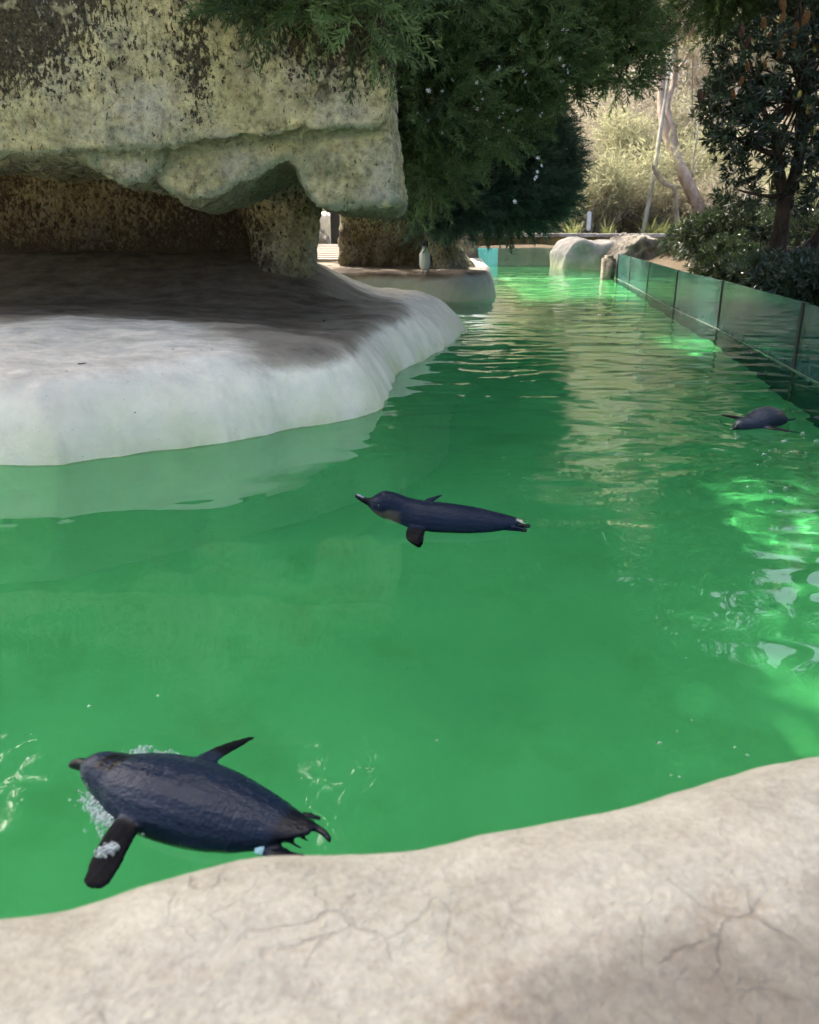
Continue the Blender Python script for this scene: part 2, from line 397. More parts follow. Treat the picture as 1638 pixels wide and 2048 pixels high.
# ---- ledges
def ledge(name, poly, bounds, step, hfun, dirtfun, mat):
    xs = np.arange(bounds[0], bounds[1], step); ys = np.arange(bounds[2], bounds[3], step)
    X, Y = np.meshgrid(xs, ys); G = np.c_[X.ravel(), Y.ravel()]
    d = sdist(G, poly)+.020*fbm(G*3.1, 3)+.006*fbm(G*9, 3)+.03*fbm(G*.9+4, 2)
    z = hfun(G, d)
    Q = grid_quads(len(xs), len(ys)); keep = (d[Q] > -.30).any(1)
    Q = Q[keep]; used = np.unique(Q); mp = np.full(len(G), -1); mp[used] = np.arange(len(used))
    V = np.c_[G, z][used]
    o = link(name, npmesh(name, V, mp[Q], True, {'dirt': dirtfun(V)}), mat); tag(o, kind='structure')
    return o
wl = [(0, 932), (150, 924), (300, 905), (450, 885), (600, 857), (690, 838), (745, 818), (775, 795), (792, 768), (812, 745), (850, 722), (895, 688), (925, 663)]
L1 = np.array([PZ(*p)[:2] for p in wl]); tip = L1[-1]
L1 = catmull(np.r_[[[-4.6, 1.9], [-2.6, 2.25]], L1, [tip+(.03, .22), tip+(-.10, .50), tip+(-.6, .72), [-1.6, 6.5], [-4.6, 6.5]]], 5)
def h1(G, d):
    w = .21+.18*sstep(4.2, 5.6, G[:, 1])
    t = np.clip(d/w, 0, 1); H = .235
    z = H*(1-(1-t)**2.15)
    z += np.clip(d-.10, 0, .9)*.060
    z += .030*np.exp(-(((G[:, 0]+1.0)/.75)**2+((G[:, 1]-3.15)/.42)**2))             # the pale front swell
    z -= .035*np.exp(-(((G[:, 0]+.55)/.6)**2+((G[:, 1]-3.95)/.40)**2))
    z += .24*sstep(4.35, 5.35, G[:, 1])*sstep(-.15, -.9, G[:, 0])*sstep(.15, .5, d)
    z += (.014*fbm(G*2.3, 4)+.007*fbm(G*7, 4))*sstep(-.1, .1, d)
    out = np.clip(-d/.30, 0, 1)
    z = np.where(d < 0, -.72*out**.75*1.0, z)
    return z
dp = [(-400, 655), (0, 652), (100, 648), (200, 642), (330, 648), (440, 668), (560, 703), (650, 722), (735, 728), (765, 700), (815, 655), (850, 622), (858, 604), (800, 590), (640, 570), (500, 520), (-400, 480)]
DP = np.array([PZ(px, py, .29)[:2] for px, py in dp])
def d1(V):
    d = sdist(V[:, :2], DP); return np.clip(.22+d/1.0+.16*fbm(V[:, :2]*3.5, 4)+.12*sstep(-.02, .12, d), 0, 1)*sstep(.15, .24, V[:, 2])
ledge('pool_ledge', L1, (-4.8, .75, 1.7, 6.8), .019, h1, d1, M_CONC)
L2 = catmull([[-3.2, 7.7], [-1.0, 7.95], [-.1, 8.0], [.45, 7.95], [.70, 8.12], [.85, 8.5], [.93, 9.2], [1.0, 10.2], [.98, 11.5], [.75, 12.5], [-3.2, 12.8]], 5, True)
def h2(G, d):
    t = np.clip(d/.13, 0, 1)
    z = .25*(1-(1-t)**2.2)+np.clip(d-.1, 0, 1.2)*.035+.012*fbm(G*1.7, 4)*sstep(0, .1, d)
    z = np.where(d < 0, -.72*np.clip(-d/.30, 0, 1)**.75, z)
    e = ((G[:, 0]-.30)/.36)**2+((G[:, 1]-7.70)/.30)**2          # low step at the water's edge
    return np.maximum(z, np.where(e < 1, -.010-.12*e**2, -9)*1.0)
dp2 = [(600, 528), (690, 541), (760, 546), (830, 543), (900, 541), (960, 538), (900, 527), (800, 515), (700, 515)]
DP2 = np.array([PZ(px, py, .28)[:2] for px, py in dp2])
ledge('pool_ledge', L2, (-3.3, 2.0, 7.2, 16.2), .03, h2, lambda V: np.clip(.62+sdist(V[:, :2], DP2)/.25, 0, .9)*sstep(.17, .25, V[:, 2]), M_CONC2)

# ---- near rim the camera looks over
sil = [(-500, 1925), (-250, 1880), (0, 1846), (150, 1815), (330, 1763), (500, 1730), (660, 1719), (820, 1709), (930, 1683), (1000, 1669), (1150, 1640), (1300, 1608), (1450, 1565), (1638, 1512), (1850, 1450), (2100, 1385), (2600, 1290)]
S = catmull([PZ(px, py, .215)[:2] for px, py in sil], 12)
S = np.r_[[S[0]+[-2.5, -.25]], S, [S[-1]+[1.2, .35]]]
prof = catmull([(-2.2, .20), (-.9, .215), (-.45, .238), (-.25, .250), (-.12, .252), (-.06, .246), (-.02, .232), (.012, .205), (.035, .16), (.05, .09), (.058, 0.), (.07, -.2), (.10, -.8)], 9)
tx = np.r_[np.linspace(0, 1, 3)[:-1], np.arange(1, len(S)-1, .5), [len(S)-1]]
SX = np.interp(tx, np.arange(len(S)), S[:, 0]); SY = np.interp(tx, np.arange(len(S)), S[:, 1])
V = np.stack([np.repeat(SX[None], len(prof), 0), SY[None]+prof[:, :1], np.repeat(prof[:, 1:], len(SX), 1)], -1).reshape(-1, 3)
f = .008*fbm(V[:, :2]*3.3, 3)+.0022*fbm(V*14, 3)
V[:, 2] += f*(V[:, 2] > -.1)
rim_shade = np.clip(sdist(V[:, :2], np.array([PZ(px, py, .24)[:2] for px, py in ((1020, 2080), (1180, 1985), (1330, 1950), (1480, 1915), (1638, 1870), (2300, 1700), (2300, 2300), (1000, 2300))]))/.10+.62, 0, .85)  # soft shadow at the rim's near right corner, painted into the colour
o = link('pool_rim', npmesh('pool_rim', V, grid_quads(len(SX), len(prof))[:, ::-1], True, {'dirt': rim_shade}), M_RIM); tag(o, kind='structure')  # on the rim the dirt attribute holds the painted shadow
# ================================================================== sculpted rocks
def voxel_rock(name, prisms, voxel, smooth_it, disp, attrfun, extra=None, mat=None, parent=None):
    bm = bmesh.new()
    for poly, y0, y1 in prisms:             # outline given at the front face, in (x, z) metres
        f = [bm.verts.new((p[0], y0, p[1])) for p in poly]; b = [bm.verts.new((p[0]*1.0, y1, p[1])) for p in poly]
        n = len(poly); bm.faces.new(f); bm.faces.new(b[::-1])
        for i in range(n): bm.faces.new((f[i], b[i], b[(i+1) % n], f[(i+1) % n]))
    if extra: extra(bm)
    bmesh.ops.recalc_face_normals(bm, faces=bm.faces)
    me = bmmesh(name+'_raw', bm); tmp = bpy.data.objects.new('tmp', me); COL.objects.link(tmp)
    m = tmp.modifiers.new('r', 'REMESH'); m.mode = 'VOXEL'; m.voxel_size = voxel
    s = tmp.modifiers.new('s', 'SMOOTH'); s.factor = .5; s.iterations = smooth_it
    dg = bpy.context.evaluated_depsgraph_get()
    me2 = bpy.data.meshes.new_from_object(tmp.evaluated_get(dg)); me2.name = name
    bpy.data.objects.remove(tmp); bpy.data.meshes.remove(me)
    n = len(me2.vertices); co = np.empty(n*3, np.float32); no = np.empty(n*3, np.float32)
    me2.vertices.foreach_get('co', co); me2.vertices.foreach_get('normal', no)
    co = co.reshape(-1, 3).astype(float); no = no.reshape(-1, 3)
    co += no*disp(co)[:, None]
    me2.vertices.foreach_set('co', co.astype(np.float32).ravel())
    me2.polygons.foreach_set('use_smooth', np.full(len(me2.polygons), True))
    at_ = attrfun(co, no)
    if mat is None: at_['pit'] = pits(co)
    for k, v in at_.items():
        at = me2.attributes.new(k, 'FLOAT', 'POINT'); at.data.foreach_set('value', np.clip(v, 0, 1).astype(np.float32))
    me2.update()
    return link(name, me2, mat or M_ROCK, parent)
def outl(pts, y):
    return [PY(px, py, y)[[0, 2]] for px, py in pts]
def lathe(rows, k=18, sy=1.0):
    def f(bm):
        rings = []
        for (cx, cy, z, r) in rows:
            rings.append([bm.verts.new((cx+r*math.cos(2*math.pi*i/k), cy+sy*r*math.sin(2*math.pi*i/k), z)) for i in range(k)])
        for a, b in zip(rings[:-1], rings[1:]):
            for i in range(k): bm.faces.new((a[i], a[(i+1) % k], b[(i+1) % k], b[i]))
        bm.faces.new(rings[0][::-1]); bm.faces.new(rings[-1])
    return f
def pits(co):
    q = co*np.array((1, 1, .6)); m = sstep(-.1, .45, noise(co*1.9+3)); return m*sstep(.22, .42, noise(q*17))
def rock_disp(co):
    s = co*np.array((1, 1, .8))
    r = 1-np.abs(noise(s*6.3))*1.6
    return .032*fbm(s*2.3, 3)+.012*r+.010*fbm(s*13, 3)+.011*noise(s*31)+.006*noise(s*55)-.014*pits(co)
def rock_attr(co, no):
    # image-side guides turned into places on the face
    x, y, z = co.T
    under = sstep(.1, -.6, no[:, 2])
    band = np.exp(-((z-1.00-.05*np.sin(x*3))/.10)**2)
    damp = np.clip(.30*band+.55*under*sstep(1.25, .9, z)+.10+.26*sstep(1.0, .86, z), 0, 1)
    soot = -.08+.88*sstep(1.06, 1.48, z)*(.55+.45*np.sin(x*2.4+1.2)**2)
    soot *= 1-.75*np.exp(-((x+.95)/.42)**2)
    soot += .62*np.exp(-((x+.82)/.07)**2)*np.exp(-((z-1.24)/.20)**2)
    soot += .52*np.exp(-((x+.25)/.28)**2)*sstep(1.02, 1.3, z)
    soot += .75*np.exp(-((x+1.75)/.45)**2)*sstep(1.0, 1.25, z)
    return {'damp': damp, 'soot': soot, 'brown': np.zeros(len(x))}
shelter = empty('rock_shelter', (-1.0, 4.6, .3), 'big mossy overhanging rock on a pillar above the white ledge', 'rock')
FY = 3.55
A = outl([(-900, -330), (-900, 300), (-300, 305), (0, 303), (110, 306), (330, 296), (620, 262), (772, 250), (772, 120), (752, 0), (735, -150), (640, -330)], FY)
B1 = outl([(150, 296), (205, 335), (262, 372), (305, 366), (345, 330), (360, 260), (150, 240)], 3.72)
B2 = outl([(300, 300), (345, 378), (398, 412), (442, 398), (470, 384), (540, 352), (640, 300), (640, 240), (300, 240)], 3.78)
C = outl([(560, 230), (600, 360), (640, 418), (790, 416), (803, 402), (790, 300), (772, 215)], 3.80)
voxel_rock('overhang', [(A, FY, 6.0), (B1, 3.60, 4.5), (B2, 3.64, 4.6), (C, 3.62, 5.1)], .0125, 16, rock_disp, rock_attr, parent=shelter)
def pil_attr(co, no):
    x, y, z = co.T
    return {'damp': .25+.35*sstep(.6, .9, z), 'soot': .18+.40*sstep(.0, -.8, no[:, 0])+.10*np.sin(z*9), 'brown': .75*sstep(.62, .3, z)}
pb = PZ(558, 600, .27); 
rows = []
for py, xl, xr in ((690, 440, 668), (612, 470, 640), (596, 484, 632), (560, 502, 626), (500, 505, 627), (440, 492, 630), (400, 478, 640), (360, 455, 668), (300, 430, 700)):
    yy = pb[1]+.27; l = PY(xl, py, yy); r = PY(xr, py, yy); rows.append(((l[0]+r[0])/2, yy, l[2], (r[0]-l[0])/2))
voxel_rock('pillar', [], .0165, 6, lambda c: rock_disp(c)*.8, pil_attr, extra=lathe(rows), parent=shelter)
def wall_attr(co, no):
    x, y, z = co.T
    return {'damp': .3*sstep(.7, 1.0, z), 'soot': .46+.30*sstep(.60, .52, z)+.2*np.sin(x*4), 'brown': .55+.4*sstep(.9, .5, z)}
W = outl([(-900, 150), (-900, 640), (300, 640), (500, 640), (530, 150)], 5.25)
voxel_rock('back_wall', [(W, 5.25, 5.9)], .03, 8, lambda c: rock_disp(c)*1.3, wall_attr, parent=shelter)

# second rock block under the shrub, beyond the first ledge
def blk_attr(co, no):
    x, y, z = co.T
    return {'damp': .15+.2*sstep(.7, .9, z), 'soot': .22+.25*sstep(.55, .8, z), 'brown': .85*sstep(.95, .5, z)}
B = outl([(684, 395), (680, 470), (683, 505), (692, 545), (760, 550), (835, 545), (870, 480), (880, 395)], 9.0)
o = voxel_rock('rock_block', [(B, 8.95, 10.6)], .035, 8, lambda c: rock_disp(c)*1.5, blk_attr)
tag(o, 'brown rough rock block beside the standing penguin', 'rock')
# root-like rock limbs next to it
def limb_attr(co, no):
    x, y, z = co.T
    return {'damp': .45+0*x, 'soot': .22+.3*sstep(.2, -.7, no[:, 2]), 'brown': .35+0*x}
def limbs(paths):
    def f(bm):
        for path, rad in paths:
            pts = catmull(path, 5); rr = np.interp(np.linspace(0, 1, len(pts)), np.linspace(0, 1, len(rad)), rad)
            lathe([(p[0], p[1], p[2], r) for p, r in zip(pts, rr)], 12)(bm)
    return f
LP = [([PY(905, 548, 8.9), PY(880, 500, 8.95), PY(872, 450, 9.0), PY(880, 380, 9.1)], [.22, .15, .13, .16]),
      ([PY(925, 540, 9.6), PY(903, 500, 9.6), PY(900, 465, 9.55), PY(925, 430, 9.5), PY(958, 395, 9.5)], [.22, .10, .09, .10, .12])]
o = voxel_rock('rock_arch', [], .03, 6, lambda c: rock_disp(c)*.9, limb_attr, extra=limbs(LP))
tag(o, 'branching root-like rock arch under the dark shrub', 'rock')
t = NT('grey_stone'); P = t.pos()
c = t.mix(t.ramp(t.noise(P, 5, 6, .65), [(.35, 0.), (.65, 1.)]), (.10, .085, .065), (.34, .30, .24))
M_GREY = t.surf(t.pbr(c, .9, t.bump(t.noise(P, 20, 6, .7), 1., .05), spec=.2))
# pale rock beyond the arch
PR = outl([(898, 545), (905, 490), (925, 458), (940, 462), (955, 500), (958, 545)], 12.2)
o = voxel_rock('boulder', [(PR, 12.0, 13.2)], .04, 5, lambda c: rock_disp(c)*.8, lambda c, n: {'damp': 0*c[:, 0], 'soot': 0*c[:, 0]-.2, 'brown': 0*c[:, 0]}, mat=M_GREY)
tag(o, 'small grey boulder behind the root-like arch', 'rock')

# draped pale concrete mound and grey boulder at the far end
MP = outl([(1122, 560), (1124, 506), (1140, 486), (1168, 476), (1196, 484), (1215, 482), (1240, 486), (1262, 484), (1268, 560)], 14.4)
o = voxel_rock('concrete_mound', [(MP, 14.3, 15.8)], .035, 26, lambda c: .06*fbm(c*1.8, 3), lambda c, n: {'damp': 0*c[:, 0]}, mat=M_CONC3)
tag(o, 'smooth pale concrete mound at the far end of the pool', 'mound')
GB = outl([(1222, 560), (1232, 515), (1250, 492), (1285, 472), (1310, 478), (1345, 502), (1395, 540), (1400, 560)], 13.6)
o = voxel_rock('boulder', [(GB, 13.5, 15.3)], .035, 6, lambda c: rock_disp(c)*1.8, lambda c, n: {'damp': 0*c[:, 0]}, mat=M_GREY)
tag(o, 'rough grey-brown boulder behind the end of the glass fence', 'rock')
# ================================================================== glass fence, end window, stone wall
def glass_mat(name, tint, grime, gcol, streak=True):
    t = NT(name); P = t.pos()
    tr = t.n('BsdfTransparent', None, Color=tint)
    gl = t.n('BsdfGlossy', None, Color=(.9, .96, .94), Roughness=.06)
    fr = t.n('Fresnel', None, IOR=1.45)
    a = t.n('MixShader', None, Fac=fr.outputs[0]); t.t.links.new(tr.outputs[0], a.inputs[1]); t.t.links.new(gl.outputs[0], a.inputs[2])
    n1 = t.noise(t.mapv(P, (14, 14, 2.0)), 1.0, 5, .6); n2 = t.noise(P, 30, 4, .6)
    g = t.math('ADD', t.math('MULTIPLY_ADD', n1, .55, grime-.26), t.math('MULTIPLY_ADD', n2, .2, -.1), clamp=True)
    z = t.sepz(P)[2]; g = t.math('ADD', g, t.ramp(z, [(.0, .22), (.10, 0.)]), clamp=True)
    df = t.n('BsdfDiffuse', None, Color=t.mix(n2, tuple(c*.7 for c in gcol), gcol))
    tl = t.n('BsdfTranslucent', None, Color=gcol)
    dm = t.n('MixShader', None, Fac=.35); t.t.links.new(df.outputs[0], dm.inputs[1]); t.t.links.new(tl.outputs[0], dm.inputs[2])
    b = t.n('MixShader', None, Fac=g); t.t.links.new(a.outputs[0], b.inputs[1]); t.t.links.new(dm.outputs[0], b.inputs[2])
    return t.surf(b)
M_GLASS = glass_mat('fence_glass', (.34, .64, .57), .30, (.12, .27, .235))
M_GLASS2 = glass_mat('end_glass', (.62, .78, .72), .22, (.22, .28, .22))
M_SKYREFL = glass_mat('sky_reflection_glass', (.45, .80, .82), .62, (.34, .66, .66))  # bright teal sky reflection put into the film colour
t = NT('black_seal'); M_BLACK = t.surf(t.pbr((.008, .009, .009), .5))
t = NT('painted_glint'); M_GLINT = t.surf(t.pbr((.26, .30, .24), .6))  # pale colour standing in for the meniscus highlight on the glass
t = NT('submerged_wall'); P = t.pos(); M_SUBW = t.surf(t.pbr(t.mix(t.noise(P, 6, 5), (.05, .075, .06), (.12, .15, .12)), .9))

def panel(a, b, z0, z1, th, gap=.006):
    a = np.array(a); b = np.array(b); L = np.linalg.norm(b-a); e = (b-a)/L
    bm = bmesh.new(); c = (a+b)/2
    add_box(bm, (0, 0, (z0+z1)/2), (L-2*gap, th, z1-z0))
    bmesh.ops.bevel(bm, geom=bm.edges[:], offset=.0015, segments=1, affect='EDGES')
    return bm, c, math.atan2(e[1], e[0])
fence = empty('glass_fence', (GP[3][0], GP[3][1], 0), 'long low glass fence with black joints along the pool edge', 'fence')
for i in range(len(GP)-1):
    bm, c, r = panel(GP[i], GP[i+1], -.16, GLASS_TOP+random.uniform(-.003, .003), .012)
    o = link('glass_panel', bmmesh('glass_panel', bm), M_GLASS, fence, loc=Vector((c[0], c[1], 0))-Vector(fence.location)); o.rotation_euler.z = r
    bm = bmesh.new(); L = np.linalg.norm(GP[i+1]-GP[i]); add_box(bm, (0, 0, 0), (L, .003, .003))
    o = link('waterline_glint', bmmesh('waterline_glint', bm), M_GLINT, fence, loc=Vector((c[0]-.016, c[1], .004))-Vector(fence.location)); o.rotation_euler.z = r  # thin pale strip in place of the highlight along the waterline
for i in range(len(GP)):
    bm = bmesh.new(); w = .034 if i != len(GP)-1 else .07
    add_box(bm, (0, 0, 0), (.022, w, GLASS_TOP+.20)); bmesh.ops.bevel(bm, geom=bm.edges[:], offset=.003, segments=1, affect='EDGES')
    o = link('joint_strip', bmmesh('joint_strip', bm), M_BLACK, fence, loc=Vector((GP[i][0], GP[i][1], (GLASS_TOP-.20)/2+.002))-Vector(fence.location))
    o.rotation_euler.z = -.12
acc = Acc()
pw = [np.r_[GP[i], 0] for i in range(len(GP))]
V = []
for p in pw:
    for dx, z in ((-.05, -.95), (-.05, -.15), (.05, -.15), (.05, -.95)): V.append((p[0]+dx, p[1], z))
V = np.array(V); n = len(pw); Q = []
for i in range(n-1):
    for k in range(3): Q.append((i*4+k, i*4+k+1, i*4+5+k, i*4+4+k))
o = link('pool_wall', npmesh('pool_wall', V, np.array(Q), False), M_SUBW); tag(o, kind='structure')

ew = empty('end_window', (PY(1030, 530, END_Y)[0], END_Y, 0), 'low glass window closing the far end of the pool', 'window')
xa, xb, xc, xd = [PY(px, 520, END_Y)[0] for px in (928, 946, 996, 1117)]
for nm, x0, x1, m in (('glass_panel', xb, xc, M_SKYREFL), ('glass_panel', xc, xd, M_GLASS2)):
    bm, c, r = panel((x0, END_Y), (x1, END_Y), -.5, .30, .02)
    link(nm, bmmesh(nm, bm), m, ew, loc=Vector((c[0], c[1], 0))-Vector(ew.location))
for x, w in ((xa+.06, .20), (xd+.05, .11)):
    bm = bmesh.new(); add_box(bm, (0, 0, 0), (w, .12, .75)); bmesh.ops.bevel(bm, geom=bm.edges[:], offset=.006, segments=1, affect='EDGES')
    link('end_post', bmmesh('end_post', bm), M_BLACK, ew, loc=Vector((x, END_Y-.03, -.01))-Vector(ew.location))
# fence-end upright pad of pale concrete beside the last black joint
bm = bmesh.new(); g = GP[-1]; add_box(bm, (0, 0, 0), (.16, .25, .6)); bmesh.ops.bevel(bm, geom=bm.edges[:], offset=.04, segments=3, affect='EDGES')
o = link('concrete_pier', bmmesh('concrete_pier', bm, True), M_GREY, loc=(g[0]-.11, g[1]+.1, 0)); tag(o, 'short pale concrete pier at the far end of the glass fence', 'pier')

t = NT('mossy_wall'); P = t.pos()
n1 = t.noise(t.mapv(P, (3.2, 3.2, .9)), 1.0, 6, .65); n2 = t.noise(P, 14, 5)
c = t.mix(t.ramp(n1, [(.36, 0.), (.66, 1.)]), (.045, .035, .014), (.34, .25, .09))
c = t.mix(t.math('MULTIPLY', n2, .5), c, (.11, .10, .035))
M_WALL = t.surf(t.pbr(c, .9, t.bump(n2, .8, .03), spec=.2))
t = NT('wall_coping'); P = t.pos()
M_COPE = t.surf(t.pbr(t.mix(t.ramp(t.noise(P, 4, 5, .7), [(.35, 0.), (.65, 1.)]), (.20, .18, .15), (.50, .48, .44)), .9, t.bump(t.noise(P, 20, 4), .6, .02)))
wl_ = empty('garden_wall', (4.0, 18.3, 0), 'low mossy ochre wall with pale coping behind the pool', 'wall')
a = PY(930, 464, 18.0); b = PY(1400, 471, 18.0); zt = (a[2]+b[2])/2
bm = bmesh.new(); add_box(bm, (0, 0, (zt-.07)/2), (26, .22, zt-.07)); link('wall_face', bmmesh('wall_face', bm), M_WALL, wl_, loc=(0, 0, 0))
bm = bmesh.new()
for k in range(13):
    pass
x = -13.
while x < 13:
    L = random.uniform(1.4, 1.9)
    bm = bmesh.new(); add_box(bm, (0, 0, 0), (L-.012, .32, .075)); bmesh.ops.bevel(bm, geom=bm.edges[:], offset=.008, segments=1, affect='EDGES')
    link('coping_stone', bmmesh('coping_stone', bm), M_COPE, wl_, loc=(x+L/2, 0, zt-.0375+.004+random.uniform(-.004, .004))); x += L
wl_.rotation_euler.z = -.012

# sunlit floor and rocks glimpsed through the gap beside the pillar
t = NT('sunlit_boards'); P = t.pos()
M_BOARD = t.surf(t.pbr(t.mix(t.noise(t.mapv(P, (2, 20, 20)), 1., 5), (.22, .19, .15), (.48, .44, .38)), .85))
dk = empty('board_walk', (-1.3, 11.2, .27), 'weathered pale boards glimpsed through the gap beside the pillar', 'boardwalk')
for k in range(9):
    bm = bmesh.new(); add_box(bm, (0, 0, 0), (2.2, .20, .05)); bmesh.ops.bevel(bm, geom=bm.edges[:], offset=.008, segments=1, affect='EDGES')
    link('board', bmmesh('board', bm), M_BOARD, dk, loc=(0, -1.2+k*.24, .025+k*.015))
o = voxel_rock('boulder', [(outl([(590, 520), (596, 450), (630, 425), (660, 430), (664, 462), (668, 520)], 13.0), 13.0, 13.8)], .035, 4, lambda c: rock_disp(c)*1.6, lambda c, n: {'damp': 0*c[:, 0]}, mat=M_CONC)
tag(o, 'whitish lumpy rock glimpsed through the gap beside the pillar', 'rock')
o = voxel_rock('boulder', [(outl([(560, 520), (580, 465), (630, 455), (650, 475), (661, 503), (661, 520)], 12.6), 12.5, 12.95)], .035, 4, lambda c: rock_disp(c)*1.4, lambda c, n: {'damp': 0*c[:, 0]}, mat=M_GREY)
tag(o, 'dark rounded rock in front of the whitish rock in the gap', 'rock')
bm = bmesh.new(); p = PY(671, 470, 12.4); add_box(bm, (0, 0, 0), (.13, .06, .7)); add_box(bm, (-.055, -.035, 0), (.014, .02, .72))
o = link('gate_post', bmmesh('gate_post', bm), M_BLACK, loc=(p[0], p[1], .62)); tag(o, 'narrow black post in the gap beside the brown rock block', 'post')
# ================================================================== plants
M_SHRUB = leaf_mat('rosemary_leaf', (.014, .034, .012), (.20, .30, .105), .30, .42, .4, (.10, .17, .05))
M_SHRUB2 = leaf_mat('blue_leaf', (.016, .040, .026), (.115, .19, .13), .25, .5, .35, (.07, .13, .07))
M_BANK = leaf_mat('leathery_leaf', (.012, .022, .013), (.055, .085, .045), .12, .30, .5, (.12, .17, .05))
M_OLIVE = leaf_mat('olive_leaf', (.14, .145, .075), (.44, .43, .27), .45, .55, .3, (.52, .52, .30))
M_STRAW = leaf_mat('straw_leaf', (.22, .19, .14), (.55, .49, .39), .42, .65, .2, (.60, .54, .42))
M_GREYT = leaf_mat('grey_leaf', (.10, .092, .075), (.34, .31, .23), .4, .65, .2, (.42, .4, .25))
M_CANOPY = leaf_mat('canopy_leaf', (.02, .035, .015), (.06, .09, .035), .25, .45, .4, (.14, .2, .06))
M_GRASS = leaf_mat('strap_leaf', (.010, .020, .008), (.055, .085, .028), .25, .4, .4, (.14, .2, .06))
M_GRASSL = leaf_mat('pale_strap_leaf', (.10, .12, .04), (.30, .33, .12), .4, .5, .3, (.4, .42, .15))
def bark_mat(name, a, b, sc=8):
    t = NT(name); P = t.pos(); n = t.noise(t.mapv(P, (1, 1, .35)), sc, 6, .65)
    return t.surf(t.pbr(t.mix(t.ramp(n, [(.35, 0.), (.65, 1.)]), a, b), .85, t.bump(n, .8, .02), spec=.2))
M_BARK = bark_mat('dark_bark', (.022, .015, .010), (.09, .06, .04), 14)
M_PINK = bark_mat('pale_pink_bark', (.24, .17, .125), (.50, .40, .32), 5)
M_PALE = bark_mat('pale_grey_bark', (.26, .24, .19), (.52, .49, .41), 6)
M_TWIG = bark_mat('twig_bark', (.16, .13, .095), (.40, .35, .27), 9)
t = NT('white_petal'); M_PETAL = t.surf(t.pbr((.80, .80, .78), .6))

def leafq(p, d, n, L, w, fold=.25):     # one leaf as a folded diamond
    d = np.array(d, float); d /= np.linalg.norm(d); s = np.cross(n, d); s /= np.linalg.norm(s)+1e-9; n = np.cross(d, s)
    p = np.array(p, float); m = p+d*L*.5
    return np.array([p, m+s*w/2+n*w*fold, p+d*L-n*L*.06, m-s*w/2+n*w*fold])
def sprig_template(nw, per, L, w, ang, seed):
    r = np.random.default_rng(seed); V = []
    V.append(np.array([(0, .010, 0), (1, .004, 0), (1, -.004, 0), (0, -.010, 0)]))
    for i in range(nw):
        x = .05+.95*i/(nw-1); a0 = r.uniform(0, 6.28)
        for k in range(per):
            a = a0+k*2*math.pi/per+r.normal()*.2; q = ang*(1-.45*x)+r.normal()*.12
            d = np.array((math.cos(q), math.sin(q)*math.cos(a), math.sin(q)*math.sin(a)))
            V.append(leafq((x, 0, 0), d, (1, 0, 0.01), L*(1.1-.35*x)*r.uniform(.8, 1.15), w))
    V = np.concatenate(V); return V, np.arange(len(V)).reshape(-1, 4)
def rosette_template(n, L, w, seed, spread=1.0):
    r = np.random.default_rng(seed); V = []
    for i in range(n):
        a = i*2.4+r.normal()*.3; q = (.45+.9*(i/n))*spread+r.normal()*.15
        d = np.array((math.cos(q), math.sin(q)*math.cos(a), math.sin(q)*math.sin(a)))
        V.append(leafq((.0+.03*(1-i/n), 0, 0), d, (1, .1, .02), L*r.uniform(.75, 1.15), w*r.uniform(.85, 1.15), .2))
    V = np.concatenate(V); return V, np.arange(len(V)).reshape(-1, 4)
def clump_template(n, L, w, R_, seed):
    r = np.random.default_rng(seed); V = []
    for i in range(n):
        p = r.normal(size=3)*R_; d = r.normal(size=3)+p/R_*.6
        V.append(leafq(p, d, r.normal(size=3), L*r.uniform(.6, 1.3), w*r.uniform(.7, 1.2)))
    V = np.concatenate(V); return V, np.arange(len(V)).reshape(-1, 4)
SPRIGS = [sprig_template(9, 3, .28, .050, .95, s) for s in range(3)]
ROSE = [rosette_template(11, 1.0, .21, s) for s in range(3)]
CLUMP = [clump_template(16, .62, .20, .45, s) for s in range(4)]
FINE = [clump_template(22, .70, .05, .42, s) for s in range(4)]

def ell_points(ells, n, shell=.55, rng=RNG):
    vol = np.array([e[3]*e[4]+e[4]*e[5]+e[3]*e[5] for e in ells]); ci = rng.choice(len(ells), n, p=vol/vol.sum())
    E = np.array(ells)[ci]; d = rng.normal(size=(n, 3)); d /= np.linalg.norm(d, axis=1)[:, None]
    r = shell+(1-shell)*rng.random(n)**.6; r = r*(1+.16*noise(d*2.1+E[:, :3]*3.1)+.10*noise(d*5+E[:, :3]))
    P = E[:, :3]+d*r[:, None]*E[:, 3:6]
    return P, d, r
def crown(name, temps, ells, n, size, mat, parent, bias=(0, 0, .2), jit=.5, shell=.5, cut=None, gaps=0.0, kind='stuff'):
    P, d, r = ell_points(ells, n, shell)
    if cut is not None: k = cut(P); P, d, r = P[k], d[k], r[k]
    if gaps: k = noise(P*2.6/max(.5, np.mean([e[3] for e in ells]))+5.5) > -gaps; P, d, r = P[k], d[k], r[k]
    D = d+np.array(bias)+jit*RNG.normal(size=d.shape)
    acc = Acc(); which = RNG.integers(0, len(temps), len(P))
    tint = np.clip(.40+.5*(r-.6)+.28*noise(P*3.3)+.24*RNG.normal(size=len(P)), 0, 1)
    for k, (tV, tQ) in enumerate(temps):
        s = which == k
        if s.any():
            V, Q, A = scatter(tV, tQ, P[s], D[s], size*RNG.uniform(.7, 1.25, s.sum()), RNG.uniform(0, 6.28, s.sum()), tint[s]); acc.add(V, Q, A)
    o = link(name, acc.mesh(name, False), mat, parent)
    if kind: o['kind'] = kind
    return o, P, D
